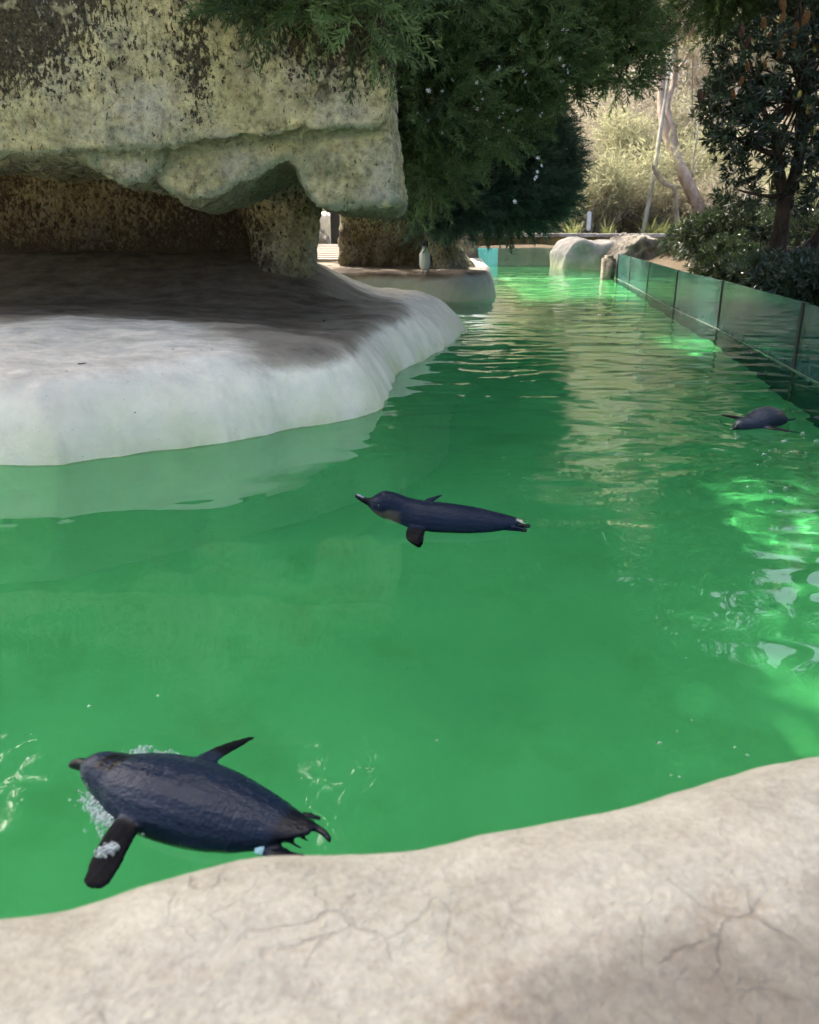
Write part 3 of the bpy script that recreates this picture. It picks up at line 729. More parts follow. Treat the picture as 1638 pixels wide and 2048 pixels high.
def limbs_to(acc, root, P, n, r0, lift=.3, k=5):
    idx = RNG.choice(len(P), min(n, len(P)), replace=False); root = np.array(root)
    for i in idx:
        a, b = root, P[i]; m = (a+b)/2+np.array((0, 0, lift*np.linalg.norm(b-a)))*.4+RNG.normal(size=3)*.08*np.linalg.norm(b-a)
        pts = catmull([a, m, b], 6); tube(acc, pts, np.linspace(r0, r0*.15, len(pts)), k)

# ---- flowering shrub hanging over the rock
e = lambda px, py, Y, a, b, c: (*PY(px, py, Y), a, b, c)
E1 = [e(870, 150, 5.5, .30, .45, .42), e(1010, 90, 5.9, .48, .5, .36), e(880, 300, 5.7, .26, .35, .30), e(985, 215, 6.0, .36, .4, .30), e(1170, 70, 6.4, .42, .45, .26), e(1255, 120, 6.5, .22, .35, .18), e(1090, 130, 6.2, .35, .4, .25),
      e(830, -60, 5.2, .5, .6, .40), e(1010, -110, 5.8, .75, .6, .55), e(1190, -60, 6.4, .55, .5, .35), e(900, -330, 5.8, .9, .8, .7), e(1150, -300, 6.4, .8, .6, .6),
      e(600, -30, 3.48, .30, .10, .12), e(725, 5, 3.52, .17, .14, .17), e(490, -35, 3.46, .18, .10, .09), e(660, -60, 3.7, .35, .25, .16), e(830, 150, 7.2, .55, .4, .75), e(800, 330, 7.0, .3, .3, .35), (-.95, 4.8, 2.3, .6, .5, .45), (-1.6, 4.6, 2.4, .7, .6, .5), (-2.5, 4.4, 2.4, .7, .6, .5), (-.6, 6.8, 2.2, .65, .45, .55), (-1.2, 7.1, 2.3, .6, .5, .6), (-.15, 7.1, 2.1, .5, .4, .5)]  # clumps out of view are added to block sun and sky reflections
sh = empty('flowering_shrub', (.5, 5.8, .35), 'dark green shrub with tiny white flowers spilling over the mossy rock', 'shrub')
o, P1s, D1s = crown('foliage', SPRIGS, E1, 17500, .175, M_SHRUB, sh, (.10, -.35, .28), .42, .50)
acc = Acc(); limbs_to(acc, (.30, 6.3, 1.5), P1s, 40, .016); link('stems', acc.mesh('stems'), M_BARK, sh)
V = []; bmf = bmesh.new()
pv = [bmf.verts.new((0, 0, 0))]
for k in range(5):
    a = k*1.2566; c, s = math.cos(a), math.sin(a)
    q = [bmf.verts.new((.3*c-.28*s*sg*.5+.0, .3*s+.28*c*sg*.5, .1)) for sg in (-1, 1)]
    w_ = [bmf.verts.new((1.0*c-.5*s*sg*.5, 1.0*s+.5*c*sg*.5, .3)) for sg in (-1, 1)]
    bmf.faces.new((pv[0], q[0], q[1])); bmf.faces.new((q[0], w_[0], w_[1], q[1]))
FLW = bmmesh('flower', bmf); FLW.materials.append(M_PETAL)
fl = [(762, 14), (838, 93), (862, 183), (1040, 88), (1095, 90), (994, 140), (1045, 148), (1000, 170), (963, 188), (960, 215), (942, 168), (888, 177), (890, 270), (830, 226), (974, 241), (972, 280), (1006, 240), (1050, 168), (1115, 130), (1125, 140), (1135, 135), (1120, 158), (1048, 210), (1080, 225), (1010, 262), (1075, 325), (1067, 355), (1035, 402), (995, 70), (1135, 55), (1138, 30), (858, 240), (780, 200), (905, 160), (1165, 43), (925, 235)]
for px, py in fl:
    # hang the flower on the front leaves found along that line of sight
    dr = pdir(px, py); dr /= np.linalg.norm(dr); w = P1s-np.array((0, 0, CAM_H)); tt = w@dr; off = np.linalg.norm(w-tt[:, None]*dr, axis=1)
    c = np.where(off < .07)[0]
    dist = tt[c].min()-.02 if len(c) else 5.2
    p = np.array((0, 0, CAM_H))+dr*dist
    for _ in range(random.choice((1, 2, 2, 3))):
        q = p+RNG.normal(size=3)*(.014, .01, .014)
        o = link('flower', FLW, None, sh, loc=Vector(q)-Vector(sh.location)); o.scale = (.0105*random.uniform(.7, 1.2),)*3
        o.rotation_euler = (1.2+random.uniform(-.6, .6), random.uniform(-.7, .7), random.uniform(-.8, .8))
# ---- bluish shrub below it
E2 = [e(965, 335, 8.3, .60, .6, .42), e(1050, 320, 8.8, .42, .5, .42), e(905, 395, 8.0, .34, .4, .22), e(1010, 410, 8.7, .48, .5, .20), e(1075, 385, 9.0, .28, .4, .26), e(1020, 250, 8.8, .4, .4, .3), e(850, 420, 7.6, .14, .2, .12)]
s2 = empty('grey_green_shrub', (.8, 8.9, .3), 'grey-green bushy shrub overhanging the second ledge', 'shrub')
o, P2s, _ = crown('foliage', SPRIGS, E2, 6500, .21, M_SHRUB2, s2, (.25, -.25, .35), .38, .5)
acc = Acc(); limbs_to(acc, (.75, 9.2, .9), P2s, 30, .014); link('stems', acc.mesh('stems'), M_BARK, s2)
# ---- tall tree rising behind the rock, its crown above the picture
tr = empty('shade_tree', (-3.4, 6.2, .3), 'tall dark tree rising behind the mossy rock', 'tree')
EC = [(-2.4, 3.9, 4.3, 1.0, 1.0, .8), (-2.6, 5.4, 4.6, 1.2, 1.1, .9), (-2.1, 3.1, 4.2, 1.0, .6, .55), (-1.1, 3.1, 4.1, .75, .55, .5), (-3.3, 3.0, 4.3, .9, .8, .6), (-3.8, 4.4, 4.7, 1.0, 1.2, .8), (-2.0, 6.6, 4.6, 1.0, .8, .8)]
o, PC, _ = crown('crown', CLUMP, EC, 3000, .27, M_CANOPY, tr, (0, 0, 0), .6, .25)
acc = Acc(); tp = catmull([(-3.4, 6.2, .2), (-3.5, 6.1, 1.6), (-3.35, 5.6, 2.9), (-3.4, 4.9, 4.2)], 6); tube(acc, tp, np.linspace(.16, .07, len(tp)), 9)
limbs_to(acc, (-3.4, 5.2, 3.6), PC, 40, .05); link('trunk', acc.mesh('trunk'), M_BARK, tr)

t3 = empty('sun_block_tree', (-1.4, 10.2, .3), 'unseen dark tree added behind the flowering shrub to shade the pool', 'tree')  # hidden tree, added to keep sun off the far water
o, PC, _ = crown('crown', CLUMP, [(-1.3, 8.9, 3.3, 1.2, 1.0, .8), (-.2, 9.7, 3.5, 1.2, 1., .8), (-2.4, 9.6, 3.2, 1.2, 1., .8), (.6, 10.6, 3.2, .9, .8, .6)], 1100, .26, M_CANOPY, t3, (0, 0, 0), .6, .25)
acc = Acc(); tp = catmull([(-1.4, 10.2, .2), (-1.3, 10.1, 1.4), (-1.0, 9.8, 2.6), (-.9, 9.5, 3.4)], 6); tube(acc, tp, np.linspace(.13, .06, len(tp)), 9)
limbs_to(acc, (-1., 9.7, 2.8), PC, 40, .04); link('trunk', acc.mesh('trunk'), M_BARK, t3)
t4 = empty('sky_block_tree', (5.4, 9.5, .4), 'unseen spreading tree added over the pool to darken its reflections', 'tree')  # crown out of view, shaped to cut sky reflections on the pool
o, PC, _ = crown('crown', CLUMP, [(1.2, 7.0, 5.0, 1.7, 1.6, .7), (3.2, 7.6, 5.4, 1.8, 1.6, .8), (.2, 5.4, 4.8, 1.3, 1.2, .6), (2.0, 5.4, 5.6, 1.6, 1.2, .6), (4.6, 7.4, 5.0, 1.5, 1.6, .8), (3.6, 5.6, 5.0, 1.3, 1.2, .6), (1.6, 9.2, 5.8, 1.8, 1.2, .8), (2.6, 8.2, 3.9, 1.1, 1.0, .7), (2.3, 6.0, 3.2, .9, .8, .5), (1.5, 7.2, 3.7, .9, .8, .6), (3.6, 6.6, 3.6, 1., 1., .7), (-.5, 7.3, 4.9, 1.0, .8, .6)], 3800, .28, M_CANOPY, t4, (0, 0, 0), .6, .2, gaps=.45)
acc = Acc(); tp = catmull([(5.4, 9.5, .2), (5.2, 9.3, 1.8), (4.6, 8.7, 3.4), (3.4, 7.6, 4.7)], 6); tube(acc, tp, np.linspace(.20, .08, len(tp)), 9)
limbs_to(acc, (3.9, 8.1, 4.2), PC, 50, .05); link('trunk', acc.mesh('trunk'), M_BARK, t4)
t5 = empty('mound_shade_tree', (-.3, 17.2, .3), 'unseen leafy tree added beside the garden wall to shade the mound', 'tree')  # hidden sun blocker, added to shade the concrete mound
o, PC, _ = crown('crown', CLUMP, [(.5, 16.9, 4.0, 1.5, 1.0, .9), (-.9, 17.0, 4.2, 1.5, 1.0, 1.)], 700, .3, M_CANOPY, t5, (0, 0, 0), .6, .2, gaps=.5)
acc = Acc(); tp = catmull([(-.3, 17.2, .2), (-.2, 17.1, 1.6), (0, 17, 3.2)], 6); tube(acc, tp, np.linspace(.12, .06, len(tp)), 9)
limbs_to(acc, (-.1, 17, 2.6), PC, 30, .04); link('trunk', acc.mesh('trunk'), M_BARK, t5)
# ---- banksia on the right bank
bk = empty('banksia_tree', (*PY(1560, 495, 6.6)[:2], .42), 'dark leathery-leaved tree with orange flower cones on the right bank', 'tree')
BY = 6.6
EB = [e(1500, 120, 6.7, .30, .45, .22), e(1590, 130, 6.5, .34, .45, .26), e(1455, 190, 6.8, .24, .4, .18), e(1560, 230, 6.5, .34, .4, .22), e(1470, 270, 6.6, .20, .35, .13), e(1620, 300, 6.3, .22, .4, .22), e(1500, 330, 6.7, .26, .35, .13), e(1600, 400, 6.6, .18, .3, .12),
      e(1600, 30, 6.8, .30, .4, .15), e(1700, 150, 6.5, .45, .5, .40), e(1720, 330, 6.3, .40, .5, .35), e(1620, -120, 6.8, .5, .6, .35), e(1480, 390, 6.9, .22, .3, .10), e(1420, 235, 6.8, .10, .2, .07), e(1545, 300, 6.9, .2, .3, .12)]
o, PB, _ = crown('foliage', ROSE, EB, 1750, .078, M_BANK, bk, (0, -.1, .25), .55, .25, gaps=.20)
acc = Acc()
def limb(px, r, yy=BY, a=acc): 
    pts = catmull([PY(x, y, yy+(d[0] if d else 0)) for x, y, *d in px], 6); tube(a, pts, np.interp(np.linspace(0, 1, len(pts)), np.linspace(0, 1, len(r)), r), 9, wob=.05)
limb([(1545, 545), (1553, 500), (1562, 455), (1568, 405), (1590, 350), (1603, 280), (1606, 200), (1600, 110), (1590, 20)], [.085, .075, .06, .05, .045, .04, .035, .022, .01])
limb([(1568, 410), (1560, 355), (1556, 310), (1548, 270), (1520, 200), (1500, 120)], [.045, .04, .032, .025, .016, .008])
limb([(1550, 515), (1590, 512), (1625, 490), (1650, 455), (1700, 400)], [.07, .06, .055, .05, .03])
limb([(1556, 312), (1500, 290), (1450, 265), (1415, 240)], [.025, .016, .010, .005])
limb([(1603, 270), (1640, 220), (1690, 150)], [.03, .02, .01])
limb([(1568, 395), (1520, 390), (1475, 380)], [.02, .012, .005])
limbs_to(acc, PY(1600, 200, BY), PB, 70, .012); link('trunk', acc.mesh('trunk'), M_BARK, bk)
t = NT('cone_orange'); P = t.coord('Object'); oi = t.n('ObjectInfo').outputs['Random']
c = t.mix(oi, (.50, .19, .05), (.66, .38, .11)); c = t.mix(t.math('MULTIPLY', t.noise(P, 3, 3), .6), c, (.20, .08, .03))
M_CONE = t.surf(t.pbr(c, .8, t.bump(t.noise(P, 18, 2), 1., .1)))
t = NT('cone_brown'); M_CONEB = t.surf(t.pbr((.07, .035, .018), .85)); t = NT('cone_yellow'); M_CONEY = t.surf(t.pbr((.50, .42, .10), .8))
def cone_mesh(m):
    rows = 15; k = 12; V = []
    for i in range(rows):
        z = i/(rows-1); r = .33*(math.sin(math.pi*(.06+.9*z))**.42)
        for j in range(k):
            b = 1+.16*((i+j) % 2)+.05*random.uniform(-1, 1); a = 2*math.pi*(j+.5*(i % 2))/k
            V.append((r*b*math.cos(a), r*b*math.sin(a), z))
    i = np.arange(rows*k).reshape(rows, k); j = np.roll(i, -1, 1); Q = np.stack([i[:-1], j[:-1], j[1:], i[1:]], -1).reshape(-1, 4)
    me = npmesh('flower_cone', np.array(V), Q, False); me.materials.append(m); return me
CM = [cone_mesh(M_CONE), cone_mesh(M_CONEB), cone_mesh(M_CONEY)]
for px, py, kd, s in ((1568, 22, 0, 1.1), (1561, 48, 0, 1.), (1606, 52, 0, 1.2), (1528, 60, 0, 1.), (1590, 72, 0, 1.1), (1535, 84, 0, .8), (1563, 92, 0, 1.1), (1587, 98, 0, .9), (1633, 95, 0, 1.1), (1630, 105, 2, .8), (1558, 118, 0, .9), (1482, 76, 1, 1.), (1492, 98, 1, 1.), (1403, 204, 1, 1.1), (1467, 198, 0, .8), (1625, 272, 2, .9), (1616, 228, 2, .9), (1480, 172, 0, .8), (1495, 142, 0, .7), (1530, 138, 0, .7), (1595, 198, 2, .7)):
    p = PY(px, py, 6.4); o = link('flower_cone', CM[kd], None, bk, loc=Vector(p)-Vector(bk.location)); o.scale = (.055*s, .055*s, .078*s); o.rotation_euler = (random.uniform(-.25, .25), random.uniform(-.25, .25), random.uniform(0, 3))

# ---- strap-leaved tussocks and low dark shrubs on the bank
def blades(acc, root, n, L, w, lean=.9, k=6):
    for _ in range(n):
        a = random.uniform(0, 6.28); l = L*random.uniform(.55, 1.15); le = lean*random.uniform(.3, 1.2); t_ = np.linspace(0, 1, k)
        r = l*le*(t_**1.3)*.8; z = l*(t_-.62*le*t_**2.4)
        c = np.c_[root[0]+random.uniform(-.06, .06)+r*math.cos(a), root[1]+random.uniform(-.06, .06)+r*math.sin(a), root[2]+z]
        s = np.array((-math.sin(a), math.cos(a), 0)); ww = w*(1-t_**2)*.5+.0008
        V = np.empty((2*k, 3)); V[0::2] = c+s*ww[:, None]; V[1::2] = c-s*ww[:, None]
        Q = np.array([(2*i, 2*i+2, 2*i+3, 2*i+1) for i in range(k-1)]); acc.add(V, Q, random.uniform(0, 1))
def ground_z(x, y):
    gx = glass_x(y); return float(.10+.40*sstep(.3, 1.6, x-gx)*sstep(1., 4., y)*(1-sstep(14, 17, y)))
for x, y in ((2.55, 4.3), (2.95, 5.0), (2.45, 5.0), (3.3, 5.7), (2.75, 5.8), (3.05, 6.9), (2.75, 7.4), (3.4, 8.0), (3.0, 8.6), (3.6, 9.6), (2.35, 3.6), (3.1, 4.2), (3.9, 6.6), (3.75, 11.0), (3.5, 7.2), (2.9, 6.3)):
    gz = ground_z(x, y); acc = Acc(); blades(acc, (x, y, gz-.02), 110, .50, .009, 1.1)
    o = link('grass_tussock', acc.mesh('grass_tussock', False), M_GRASS); tag(o, 'dark strap-leaved grass tussock on the shaded bank behind the glass fence', 'grass tussock', 'grass tussocks on the shaded bank')
for px, py, Y, a, b in ((1400, 470, 9.5, .32, .22), (1455, 455, 8.2, .28, .22), (1510, 470, 8.8, .35, .22), (1460, 510, 7.6, .28, .16), (1600, 455, 8.6, .40, .22), (1545, 440, 9.6, .4, .25), (1640, 500, 7.0, .35, .25), (1560, 545, 6.0, .30, .14), (1630, 560, 5.2, .30, .14), (1500, 535, 6.9, .25, .12), (1392, 500, 11.6, .34, .26), (1362, 488, 13.2, .36, .24), (1420, 490, 10.6, .36, .24), (1440, 530, 8.6, .28, .16)):
    c = PY(px, py, Y); s = empty('low_shrub', (c[0], c[1], ground_z(c[0], c[1])), 'low dark leathery-leaved shrub '+('beside the grey-brown boulder' if Y >= 10.5 else 'at the foot of the orange-coned tree' if abs(px-1560) < 60 else 'close behind the near glass panels' if Y < 7.1 else 'on the bank between the boulder and the orange-coned tree'), 'shrub', 'low dark shrubs on the bank')
    o, Pq, _ = crown('foliage', ROSE, [(*c, a, a*1.1, b)], 240, .075, M_BANK, s, (0, 0, .4), .6, .15)
    acc = Acc(); limbs_to(acc, (c[0], c[1], ground_z(c[0], c[1])-.02), Pq, 16, .010); link('stems', acc.mesh('stems'), M_BARK, s)

# ---- bush behind the wall
LB = {'straw': ('pale straw-coloured twiggy bush behind the low mossy wall', 'straw-coloured bushes behind the wall', M_STRAW, FINE, M_TWIG),
      'olive': ('yellow-green leafy bush behind the low mossy wall', 'yellow-green bushes behind the wall', M_OLIVE, FINE, M_TWIG),
      'grey': ('grey twiggy bush with thin leaves behind the low mossy wall', 'grey twiggy bushes behind the wall', M_GREYT, FINE, M_TWIG)}
def bush(px, py, Y, a, c, kind, n=420, sz=.34):
    p = PY(px, py, Y); lab, grp, m, tmp, bmk = LB[kind]
    size = 'tall ' if c >= 1.5 else 'low ' if c < .75 else ''
    where = 'behind the dark flowering shrubs' if px < 1110 else 'behind the orange-coned tree' if px > 1440 else min(((abs(px-q), w) for q, w in ((1150, 'near the pale blue marker post'), (1220, 'near the pale metal rail'), (1292, 'near the slender pale trunk'), (1390, 'near the leaning pinkish trunk'))))[1]
    lab = size+lab.split(' behind')[0]+(' rising far back ' if Y > 26.5 else ' ')+where
    s = empty('bush', (p[0], p[1], .3), lab, 'bush', grp)
    sub = [(*(p+RNG.normal(size=3)*np.array((a, a*.6, c))*.45), a*random.uniform(.45, .7), a*.6, c*random.uniform(.45, .7)) for _ in range(5)]
    o, Pq, _ = crown('foliage', tmp, sub, n, sz, m, s, (0, 0, .3), .7, .2, gaps=.5)
    acc = Acc()
    for _ in range(3):
        rt = np.array((p[0]+random.uniform(-.4, .4)*a, p[1], .2)); limbs_to(acc, rt, Pq, 16, .028, .15)
    link('branches', acc.mesh('branches'), bmk, s)
for b in ((1135, 330, 21.5, 1.1, 1.2, 'straw'), (1195, 385, 20.2, .9, .8, 'olive'), (1285, 345, 22.5, 1.2, 1.1, 'olive'), (1225, 235, 25, 1.7, 1.4, 'straw'), (1340, 300, 26, 1.2, 1.2, 'olive'), (1290, 425, 20.8, 1.1, .6, 'grey'),
          (1425, 360, 23, 1.5, 1.4, 'olive'), (1520, 340, 24, 1.8, 1.6, 'straw'), (1610, 320, 25, 1.8, 1.7, 'olive'), (1170, 140, 29, 2.2, 1.7, 'straw'), (1275, 80, 31, 2., 1.4, 'olive'), (1450, 90, 31, 2.3, 2., 'straw'), (1560, 70, 29, 2.3, 1.8, 'olive'),
          (1060, 270, 27, 2.4, 2.4, 'olive'), (1100, 425, 20., .9, .55, 'olive'), (1000, 438, 20., 1.1, .5, 'olive'), (1380, 425, 20.5, 1., .6, 'grey'), (1480, 425, 20.5, 1.1, .6, 'straw'), (1590, 420, 21, 1.3, .7, 'olive'), (1350, 390, 22.5, 1.1, .8, 'grey'),
          (1700, 300, 24, 2.2, 2.0, 'straw'), (1800, 250, 25, 2.5, 2.4, 'olive'), (1230, 300, 23.5, .9, .8, 'grey'), (900, 300, 27, 2.5, 2.4, 'straw'), (700, 250, 27, 3., 2.6, 'olive'), (640, 440, 19.6, 1.2, .6, 'straw'), (1660, 400, 22, 1.3, .9, 'grey')):
    bush(*b)
for px, py, Y, a, c in ((1120, 120, 44, 5, 4.5), (1500, 150, 46, 5, 4.5), (1700, 100, 42, 5, 5.), (900, 50, 44, 6, 6), (1260, 330, 40, 4, 2.2), (400, 50, 42, 6, 6), (1330, 380, 38, 3, 1.5), (1150, -160, 42, 6, 4), (1420, -190, 43, 6, 4), (1650, -180, 42, 6, 4), (900, -200, 42, 6, 4)):
    p = PY(px, py, Y); s = empty('far_tree', (p[0], p[1], .6), 'hazy pale green tree far behind the bush', 'tree', 'far trees behind the bush')
    sub = [(*(p+RNG.normal(size=3)*np.array((a, a*.5, c))*.45), a*.55, a*.5, c*.55) for _ in range(6)]
    o, Pq, _ = crown('crown', CLUMP, sub, 900, .55, M_OLIVE if random.random() < .6 else M_STRAW, s, (0, 0, .2), .8, .1, gaps=.6)
    acc = Acc(); limbs_to(acc, (p[0], p[1], .5), Pq, 26, .07, .1); link('trunk', acc.mesh('trunk'), M_PALE, s)
def trunk_tree(name, label, paths, mat, crown_e=None, leafm=None, group=None):
    b = paths[0][0][0]; root = PY(*b[:2], b[2]); s = empty(name, (root[0], root[1], .3), label, 'tree', group)
    acc = Acc()
    for pts, rad in paths:
        q = catmull([PY(x, y, d) for x, y, d in pts], 6); tube(acc, q, np.interp(np.linspace(0, 1, len(q)), np.linspace(0, 1, len(rad)), rad), 9, wob=.04)
    link('trunk', acc.mesh('trunk'), mat, s)
    if crown_e: crown('crown', CLUMP, crown_e, 260, .30, leafm, s, (0, 0, -.1), .7, .1, gaps=.3)
trunk_tree('leaning_tree', 'leaning pinkish bare trunk forking upward behind the wall', [
    ([(1412, 470, 20), (1398, 420, 20), (1372, 360, 20), (1350, 310, 20.2), (1330, 255, 20.5), (1322, 200, 20.8), (1328, 120, 21)], [.17, .15, .14, .125, .11, .09, .05]),
    ([(1352, 318, 20.2), (1346, 260, 20.4), (1335, 215, 20.6), (1350, 150, 21), (1352, 60, 21)], [.08, .07, .06, .06, .03]),
    ([(1350, 150, 21), (1375, 110, 21.2), (1400, 60, 21.4)], [.04, .03, .015])], M_PINK, [(*PY(1340, 20, 21), 1.0, .8, .6), (*PY(1430, 10, 21.5), .9, .8, .5)], M_OLIVE)
trunk_tree('slender_tree', 'slender pale straight trunk leaning right behind the wall', [
    ([(1285, 470, 19.6), (1296, 410, 19.6), (1308, 345, 19.7), (1318, 280, 19.8), (1328, 215, 20), (1338, 150, 20.1), (1352, 60, 20.3)], [.05, .05, .048, .045, .04, .03, .015])], M_PALE, [(*PY(1365, 10, 20.3), .7, .6, .5)], M_STRAW)
for px, tx, h, r, Y in ((1155, 1130, 150, .035, 24), (1215, 1240, 120, .03, 26), (1250, 1228, 90, .04, 25), (1262, 1290, 60, .03, 27), (1400, 1385, 120, .04, 24), (1440, 1475, 100, .05, 23), (1500, 1480, 140, .04, 25), (1545, 1570, 80, .045, 24), (1610, 1600, 60, .05, 23), (1375, 1405, 150, .03, 22)):
    trunk_tree('sapling', 'thin bare pale trunk standing among the bushes behind the wall', [([(px, 465, Y), ((px*2+tx)/3+random.uniform(-8, 8), 360, Y), ((px+2*tx)/3+random.uniform(-8, 8), 250, Y), (tx, h, Y)], [r, r*.9, r*.7, r*.3]),
        ([((px*2+tx)/3, 345, Y), ((px+tx)/2+random.choice((-30, 30)), 270, Y), ((px+tx)/2+random.choice((-50, 50)), 200, Y)], [r*.6, r*.4, r*.15])], random.choice((M_PALE, M_TWIG)), group='bare saplings among the bushes')
trunk_tree('crooked_tree', 'crooked yellowish branch hooking up to the leaning pinkish trunk', [
    ([(1358, 470, 19.4), (1352, 420, 19.4), (1349, 378, 19.4), (1330, 368, 19.4), (1312, 346, 19.4), (1305, 330, 19.4)], [.05, .05, .045, .05, .05, .02])], M_TWIG)
trunk_tree('thin_tree', 'thin bent trunk with orange bark behind the wall', [
    ([(1180, 470, 19.8), (1186, 425, 19.8), (1197, 395, 19.8), (1200, 370, 20), (1225, 335, 20.2)], [.045, .045, .04, .03, .012])], M_TWIG)
for px, py, Y in ((1215, 455, 19), (1300, 455, 18.8), (1325, 440, 18.9), (1145, 455, 18.9), (1360, 450, 18.8), (1550, 455, 19.2), (1600, 450, 19.)):
    p = PY(px, py, Y); acc = Acc(); blades(acc, (p[0], p[1], .3), 50, .75, .022, .8); o = link('strap_plant', acc.mesh('strap_plant', False), M_GRASSL)
    tag(o, 'bright green strap-leaved plant growing just behind the coping', 'plant', 'strap-leaved plants behind the wall')
# ---- dark overhanging spray at the top
ob = empty('overhanging_branch', PY(1470, -60, 7.4), 'dark feathery branch drooping above the orange-coned tree', 'branch')
o, Pq, _ = crown('foliage', SPRIGS, [e(1470, 20, 7.4, .20, .2, .18), e(1430, -30, 7.4, .3, .3, .15), e(1640, -10, 7.4, .2, .2, .12), e(1560, -60, 7.4, .5, .3, .15)], 700, .2, M_SHRUB, ob, (0, 0, -.5), .35, .2)
acc = Acc(); limbs_to(acc, PY(1700, -150, 7.4), Pq, 25, .02); link('twigs', acc.mesh('twigs'), M_BARK, ob)
# ---- rail and post in the bush
t = NT('pale_metal'); M_METAL = t.surf(t.pbr((.55, .60, .66), .4, Metallic=.3))
acc = Acc(); p0, p1 = PY(1175, 315, 23), PY(1245, 318, 23); tube(acc, np.linspace(p0, p1, 4), .045, 8)
for q in (p0, p1): tube(acc, np.array([(q[0], q[1]+.05, .3), (q[0], q[1]+.05, q[2])]), .03, 6)
o = link('metal_rail', acc.mesh('metal_rail'), M_METAL); tag(o, 'pale metal rail showing among the straw-coloured bushes', 'rail')
bm = bmesh.new(); p = PY(1178, 440, 18.9); add_box(bm, (0, 0, 0), (.09, .05, .40)); bmesh.ops.bevel(bm, geom=bm.edges[:], offset=.02, segments=2, affect='EDGES')
o = link('marker_post', bmmesh('marker_post', bm), M_METAL, loc=(p[0], p[1], p[2]-.02)); tag(o, 'short pale blue marker post just behind the coping', 'post')
# ================================================================== penguins
def feather_mat():
    t = NT('penguin_feathers'); c0 = t.attr('Col', 'Color'); O = t.coord('Object')
    g = t.attr('gloss')
    n = t.noise(t.mapv(O, (1, 2.2, 2.2)), 170, 3, .6); n2 = t.noise(t.mapv(O, (1, 2, 2)), 22, 4, .6)
    vo = t.n('TexVoronoi', None, Vector=t.mapv(O, (.5, 1, 1)), Scale=190.)
    c = t.mix(t.math('MULTIPLY', t.ramp(n, [(.35, 0.), (.7, 1.)]), .65), c0, t.mix(1.0, c0, (.45, .45, .5), 'MULTIPLY'))
    c = t.mix(t.math('MULTIPLY', t.ramp(n2, [(.5, 0.), (.75, 1.)]), .18), c, t.mix(1.0, c0, (1.8, 1.6, 1.5), 'MULTIPLY'))
    h = t.math('ADD', t.math('MULTIPLY', n, .7), t.math('MULTIPLY', vo.outputs[0], .6))
    return t.surf(t.pbr(c, t.math('MULTIPLY_ADD', g, -.40, .66), t.bump(h, .45, .0022), spec=t.math('MULTIPLY_ADD', g, .17, .04)))
M_FEATH = feather_mat()
t = NT('penguin_eye'); M_EYE = t.surf(t.pbr((.01, .01, .012), .08, spec=.8))
t = NT('leg_tag'); M_TAG = t.surf(t.pbr((.45, .72, .78), .4))
BLUE = np.array((.0072, .0168, .037)); BLACK = np.array((.0035, .004, .0055)); CREAM = np.array((.66, .66, .58)); BROWN = np.array((.13, .10, .075)); GREYB = np.array((.030, .038, .052))
def ring_loft(bm, rings):
    rs = [[bm.verts.new(p) for p in r] for r in rings]; k = len(rs[0])
    for a, b in zip(rs[:-1], rs[1:]):
        for i in range(k): bm.faces.new((a[i], a[(i+1) % k], b[(i+1) % k], b[i]))
    bm.faces.new(rs[0][::-1]); bm.faces.new(rs[-1])
def spine(bm, st, k=20, vert=False):
    st = catmull(np.array(st, float), 5); rings = []
    for row in st:
        x, z, w, h = row[:4]; y = row[4] if len(row) > 4 else 0
        w = max(w, .0012); h = max(h, .0012)
        if not vert: rings.append([(x, y+w*math.cos(a), z+h*math.sin(a)) for a in np.arange(k)*2*math.pi/k])
        else: rings.append([(x+h*math.cos(a), y+w*math.sin(a), z) for a in np.arange(k)*2*math.pi/k])
    ring_loft(bm, rings)
def blade(bm, pts, chord, thick, cdir, tdir, k=12):
    pts = catmull(np.array(pts, float), 5); n = len(pts); tt = np.linspace(0, 1, n)
    ch = np.interp(tt, np.linspace(0, 1, len(chord)), chord); th = np.interp(tt, np.linspace(0, 1, len(thick)), thick)
    cdir = np.array(cdir, float); cdir /= np.linalg.norm(cdir); tdir = np.array(tdir, float); tdir -= cdir*(tdir@cdir); tdir /= np.linalg.norm(tdir)
    ring_loft(bm, [[tuple(p+cdir*c*math.cos(a)+tdir*h*math.sin(a)) for a in np.arange(k)*2*math.pi/k] for p, c, h in zip(pts, ch, th)])
